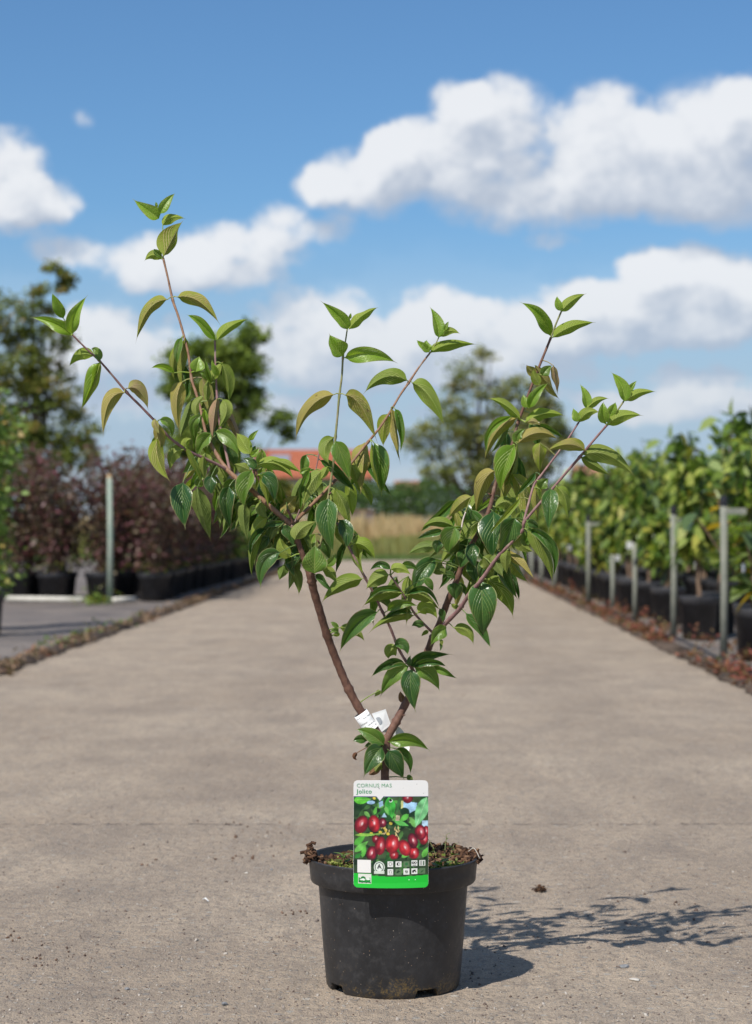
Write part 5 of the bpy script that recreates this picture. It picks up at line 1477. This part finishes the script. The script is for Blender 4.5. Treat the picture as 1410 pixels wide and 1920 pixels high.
# white head with its pointer
poly([(170, 90), (1280, 90), (1280, 336), (612, 338), (562, 402), (512, 338), (170, 338)], (228, 226, 224))
poly([(170, 338), (512, 338), (562, 402), (612, 338), (1280, 336), (1280, 343), (616, 345), (562, 411), (508, 345), (170, 345)], (62, 66, 110))
for (x, y, a, b) in ((548, 218, 14, 3), (1205, 292, 6, 6), (1104, 158, 6, 5), (905, 215, 3, 3), (450, 690, 9, 9), (990, 1550, 6, 8), (1080, 1552, 8, 6)):
    ell(x, y, a, b, 50, (70, 60, 56) if y < 1500 else (235, 250, 235))
ell(722, 398, 26, 25, 0, (225, 235, 225)); ell(719, 393, 21, 21, 0, (30, 14, 10))      # punched hole
hw, hh = LW / 2, LH
# rounded outline: push the border vertices in at the corners
Xc = (uu - .5) * LW; Zc = vv * LH
rc = .0062
cx_ = np.clip(np.abs(Xc), 0, hw - rc); cz_ = np.clip(Zc, rc, LH - rc)
dx_ = np.abs(Xc) - cx_; dz_ = Zc - cz_
dd = np.maximum(np.hypot(dx_, dz_), 1e-9); lim = np.minimum(1, rc / dd)
Xr = np.sign(Xc) * (cx_ + dx_ * lim); Zr = cz_ + dz_ * lim
Yf = card_y(uu, vv)
Zr = Zr + edge_low(uu) * (1 - vv)
n1 = (NX + 1) * (NY + 1)
Vf = np.stack([Xr, Yf, Zr], -1).reshape(-1, 3)
i = (np.arange(NY)[:, None] * (NX + 1) + np.arange(NX)[None])
Ff = np.stack([i, i + 1, i + NX + 2, i + NX + 1], -1).reshape(-1, 4)
me = np_mesh('printed_face', Vf, Ff)
ca = me.color_attributes.new('print', 'FLOAT_COLOR', 'POINT')
ca.data.foreach_set('color', np.concatenate([img.reshape(-1, 3), np.ones((n1, 1))], 1).astype(np.float32).ravel())
m_print, N = material('glossy_print')
at_ = N.n('ShaderNodeAttribute', attribute_name='print').outputs['Color']
finish(N, principled(N, N.mix(1.0, at_, (.84, .84, .82), 'MULTIPLY'), .32, .4, N.noise(N.n('ShaderNodeTexCoord').outputs['Object'], 30, 2), .05, .002))
me.materials.append(m_print); me.shade_smooth()
link('printed_face', me, label)
# plastic body behind the print, 0.9 mm thick
gx = 24; gy = 34
Vb = []; 
for lay, yo in ((0, .0002), (1, .0011)):
    for j in range(gy + 1):
        for i_ in range(gx + 1):
            u_, v_ = i_ / gx, j / gy
            X_ = (u_ - .5) * LW * 1.006; Z_ = v_ * LH * 1.003
            cx1 = min(abs(X_), hw - rc); cz1 = min(max(Z_, rc), LH - rc); dx1 = abs(X_) - cx1; dz1 = Z_ - cz1
            d1_ = max(math.hypot(dx1, dz1), 1e-9); lm = min(1, (rc * 1.04) / d1_)
            Vb.append((math.copysign(cx1 + dx1 * lm, X_), card_y(u_, v_) + yo, cz1 + dz1 * lm + edge_low(u_) * (1 - v_)))
nl = (gx + 1) * (gy + 1); Fb = []
for j in range(gy):
    for i_ in range(gx):
        a = j * (gx + 1) + i_
        Fb += [(a, a + 1, a + gx + 2, a + gx + 1), (nl + a, nl + a + gx + 1, nl + a + gx + 2, nl + a + 1)]
for j in range(gy):
    for c_ in (0, gx):
        a = j * (gx + 1) + c_; Fb.append((a, a + gx + 1, nl + a + gx + 1, nl + a))
for i_ in range(gx):
    for c_ in (0, gy):
        a = c_ * (gx + 1) + i_; Fb.append((a, a + 1, nl + a + 1, nl + a))
me = np_mesh('card', Vb, Fb); me.materials.append(m_white); link('card', me, label)
# stake that holds the card in the soil
mb = MB(); mb.box((.0, .0035, .060), (.016, .002, .10)); mb.box((.0, .022, .030), (.012, .002, .07))
mb.box((0, .0125, .063), (.012, .021, .002))
me = mb.mesh('stake'); me.materials.append(m_white); link('stake', me, label)
# lettering
def letters(text, size, loc, mat, parent, bold=0.0, name='lettering', align='LEFT', spacing=1.0, fn=None):
    cu = bpy.data.curves.new(name, 'FONT'); cu.body = text; cu.size = size; cu.offset = bold; cu.align_x = align
    cu.space_character = spacing; cu.resolution_u = 3
    tmp = bpy.data.objects.new('tmp', cu); COL.objects.link(tmp)
    dg = bpy.context.evaluated_depsgraph_get()
    me = bpy.data.meshes.new_from_object(tmp.evaluated_get(dg))
    bpy.data.objects.remove(tmp); bpy.data.curves.remove(cu)
    for v in me.vertices:
        x, z = v.co.x, v.co.y
        if fn: v.co = fn(x, z)
        else: v.co = (loc[0] + x, loc[1], loc[2] + z)
    me.name = name; me.materials.clear(); me.materials.append(mat)
    return link(name, me, parent)
def kpos(x, y):
    return ((x - 175) / 1097 - .5) * LW, (1 - (y - 105) / 1565) * LH
m_gthin = simple('print_green_light', (.12, .34, .17), None, 10, .4, .3, 0); m_gbold = simple('print_green', (.03, .27, .09), None, 10, .4, .3, 0); m_ink = simple('print_black', (.02, .02, .022), None, 10, .4, .3, 0)
x, z = kpos(218, 204); letters('CORNUS MAS', .00845, (x, -.0005, z), m_gthin, label, -.00002, spacing=1.07)
x, z = kpos(220, 294); letters('Jolico', .0096, (x, -.0005, z), m_gbold, label, .00012, spacing=1.1)
x, z = kpos(552, 1392); letters('A', .0100, (x, -.0034, z), m_ink, label, .0001, align='CENTER')

# ------------------------------------------------------------------ white passport band on the left limb
ax = np.array((672, 1326)) ; bx2 = np.array((700, 1366))
A = at(676, 1337, Y0 - 4 * K); B = at(697, 1368, Y0 - 2 * K)
bandt = empty('paper_band', A, 'white printed paper band wrapped round the left limb just above the fork', 'plant tag')
axis = (A - B).normalized(); Lb = (A - B).length
side = Vector((axis.z, 0, -axis.x)).normalized(); fwd = axis.cross(side).normalized()
if fwd.y > 0: fwd = -fwd
R_ = 14.0 * K
def band_pt(x, z, rr=1.0):          # x = arc length from the middle front, z = along the limb from the lower edge
    a = x / R_
    return B + axis * z + side * (math.sin(a) * R_ * rr) + fwd * (math.cos(a) * R_ * rr)
V = []; Fc = []
nseg = 48
for rr in (1.0, .965):
    for zz in (0, Lb * .5, Lb):
        for k in range(nseg + 1):
            a = -math.pi * .98 + 2 * math.pi * .98 * k / nseg
            V.append(tuple(band_pt(a * R_, zz, rr)))
w_ = nseg + 1
for lay in (0, 3):
    for j in range(2):
        for k in range(nseg):
            a = (lay + j) * w_ + k; Fc.append((a, a + 1, a + w_ + 1, a + w_))
for k in range(nseg):
    Fc.append((k, k + 1, 3 * w_ + k + 1, 3 * w_ + k)); Fc.append((2 * w_ + k, 2 * w_ + k + 1, 5 * w_ + k + 1, 5 * w_ + k))
m_paper = simple('white_paper', (.80, .80, .78), (.84, .84, .82), 60, .6, .3, .05, .001)
world_child('band', np_mesh('band', V, Fc), bandt, m_paper, True)
def on_band(x0, z0):
    return lambda x, z: band_pt(x0 + x, z0 + z, 1.012)
def band_text(tx, size, x0, z0):
    o = letters(tx, size, None, m_ink, bandt, .00003, fn=on_band(x0, z0)); o.matrix_parent_inverse = Matrix.Translation(bandt.location).inverted()
band_text('Plant Passport', .0033, -.001, Lb * .70)
band_text('A Cornus', .0031, -.011, Lb * .46)
band_text('C BE - 1.009.402.196', .0030, -.011, Lb * .28)
band_text('D 2019 12 02 11.568', .0030, -.010, Lb * .11)
mb = MB()
for k in range(16):
    x_ = -.013 + .026 * k / 16
    mb.v += [tuple(band_pt(x_, Lb * .84, 1.012)), tuple(band_pt(x_ + .026 / 16, Lb * .84, 1.012)), tuple(band_pt(x_ + .026 / 16, Lb * .852, 1.012)), tuple(band_pt(x_, Lb * .852, 1.012))]
    n = len(mb.v); mb.f.append((n - 4, n - 3, n - 2, n - 1))
world_child('rule', mb.mesh('rule'), bandt, m_ink)
# free end of the band: a square flag with a round grey patch
def quad_solid(P, th=.0003):
    n = ((P[1] - P[0]).cross(P[3] - P[0])).normalized() * th
    v = [tuple(p) for p in P] + [tuple(p + n) for p in P]
    me = bpy.data.meshes.new('flag')
    me.from_pydata(v, [], [(0, 1, 2, 3), (7, 6, 5, 4), (0, 4, 5, 1), (1, 5, 6, 2), (2, 6, 7, 3), (3, 7, 4, 0)]); me.update()
    return me
P = [at(697, 1338, Y0 + 4 * K), at(723, 1329.5, Y0 + 12 * K), at(733, 1359, Y0 + 14 * K), at(714, 1374, Y0 + 4 * K)]
me = quad_solid(P); me.name = 'flap'; world_child('flap', me, bandt, m_paper)
c = at(710, 1353, Y0 + 4.5 * K); mb = MB(); n0 = 0
for k in range(20):
    a = 2 * math.pi * k / 20; q = at(709.5 + 6.5 * math.cos(a), 1352.5 + 8 * math.sin(a), Y0 + (6.4 + .3 * math.cos(a)) * K)
    mb.v.append(tuple(q + Vector((0, -.0008, 0))))
mb.f.append(tuple(range(20)))
world_child('round_patch', mb.mesh('round_patch'), bandt, simple('grey_patch', (.33, .35, .37), None, 10, .6))
# the loose loop hanging behind
pts = [(716, 1366, 14), (738, 1368, 20), (750, 1378, 22), (758, 1394, 22), (762, 1410, 20), (756, 1420, 16), (742, 1424, 10)]
pp = smooth_path(pts, 4); V = []; Fc = []
for k, p in enumerate(pp):
    for s_ in (-1, 1):
        V.append(tuple(at(p[0] - 6 * s_ * (1 if k > 4 else .6), p[1] + 7 * s_, Y0 + (p[2] + 3 * s_) * K)))
for k in range(len(pp) - 1):
    Fc.append((2 * k, 2 * k + 1, 2 * k + 3, 2 * k + 2))
world_child('loop', np_mesh('loop', V, Fc), bandt, m_paper, True)

# ------------------------------------------------------------------ bits lying on the concrete
def ground_pt(px, py, z=.0):
    Yg = F * (H - z) / (py - HOR)
    return Vector(((px - CX) / F * Yg, Yg, z))
def lump(name, px, py, size, mat, label, cat, seed=0, flat=.5):
    r = random.Random(seed)
    bm = bmesh.new(); bmesh.ops.create_icosphere(bm, subdivisions=2, radius=.5)
    for v in bm.verts:
        k = 1 + .25 * mn.noise(v.co * 2.2 + Vector((seed, 0, 0))) + .18 * mn.noise(v.co * 5 + Vector((0, seed, 0)))
        v.co = Vector((v.co.x * size[0], v.co.y * size[1], v.co.z * size[2])) * k
    me = bpy.data.meshes.new(name); bm.to_mesh(me); bm.free()
    me.materials.append(mat)
    o = link(name, me)
    o.location = ground_pt(px, py) + Vector((0, 0, size[2] * .38)); o.rotation_euler.z = r.uniform(0, 3)
    return tag(o, label, cat)
m_clod = simple('brown_clod', (.16, .07, .04), (.30, .16, .10), 160, .95, .1, .9, .003)
m_stone = simple('grey_stone', (.16, .165, .17), (.26, .26, .26), 90, .8, .3, .5, .002)
m_pale = simple('pale_stone', (.42, .39, .34), (.52, .48, .42), 90, .8, .3, .5, .002)
# crumbly clod: a heap of chips in one thing
rr_ = np.random.default_rng(77)
c = ground_pt(1013, 1671); n = 130
P_ = np.stack([c.x + rr_.normal(size=n) * .006, c.y + rr_.normal(size=n) * .008, .002 + np.abs(rr_.normal(size=n)) * .004], 1)
tag(link('clod', chips_mesh('clod', P_, rr_.uniform(.002, .007, n), m_chip, rr_)), 'crumbly brown clod of peat on the concrete above the plant shadow', 'clod')
lump('stone', 421, 1884.5, (.010, .010, .006), m_stone, 'small dark grey stone on the concrete near the bottom, left of the pot', 'stone', 2)
lump('stone', 238, 1856, (.008, .008, .005), m_stone, 'tiny grey stone on the concrete at the lower left', 'stone', 3)
lump('stone', 462, 1638, (.008, .008, .004), m_pale, 'small pale stone on the concrete left of the pot rim', 'stone', 4)
lump('stone', 509, 1632, (.006, .006, .005), m_stone, 'small black stone just left of the pot rim', 'stone', 5)
lump('stone', 1190, 1838, (.020, .014, .004), m_pale, 'flat pale stone in the concrete right of the pot below the shadow', 'stone', 6)
lump('stone', 1171, 1813, (.022, .016, .005), m_stone, 'flat grey stone in the concrete right of the pot under the middle of the shadow', 'stone', 7)
a = ground_pt(380, 1686, .0025); b = ground_pt(391, 1690, .0025); mm = (a + b) / 2 + Vector((0, 0, .004))
tag(link('straw_bit', MB().tube([a, mm, b], [.001, .0016, .0008], 6).mesh('straw_bit'), None, m_white, True), 'short curved white straw on the concrete left of the pot', 'straw')
m_crumb = foliage_mat('crumb_colours', [(.07, .045, .035), (.13, .080, .055), (.20, .125, .085)], .9, 0, .15)
# loose grit and dry crumbs, uncountable
n = 5200
s = rr_.uniform(2.95, 7.5, n) ; s = 2.95 + (s - 2.95) * rr_.random(n); x = rr_.uniform(-1.0, 1.0, n) * (.2 * s + .1)
P_ = np.stack([x, s, np.full(n, .0005)], 1)
m_grit = foliage_mat('grit_colours', [(.10, .065, .05), (.17, .14, .12), (.30, .26, .22), (.42, .38, .33)], .9, 0, .2)
tag(link('grit', chips_mesh('grit', P_, rr_.uniform(.0012, .0042, n) * np.where(rr_.random(n) > .96, 2, 1), m_grit, rr_, .8)), 'fine loose grit scattered over the concrete', 'grit', kind='stuff')
n = 120
cl = [(420, 1545), (440, 1562), (490, 1560), (515, 1553), (430, 1608), (470, 1606), (480, 1580), (300, 1612), (560, 1712), (120, 1660), (10, 1758), (90, 1775), (80, 1805), (170, 1785), (640, 1300), (1060, 1235), (905, 1300), (1300, 1205), (1210, 1690), (1280, 1700)]
P_ = []
for k in range(n):
    q = cl[rr_.integers(len(cl))]; c = ground_pt(q[0] + rr_.normal() * 24, q[1] + rr_.normal() * 5); P_.append((c.x, c.y, .0015))
tag(link('dirt_crumbs', chips_mesh('dirt_crumbs', np.array(P_), rr_.uniform(.0015, .006, n) * np.where(rr_.random(n) > .9, 1.7, 1), m_crumb, rr_, .7)), 'small brown crumbs of peat lying in patches on the concrete', 'crumbs', kind='stuff')
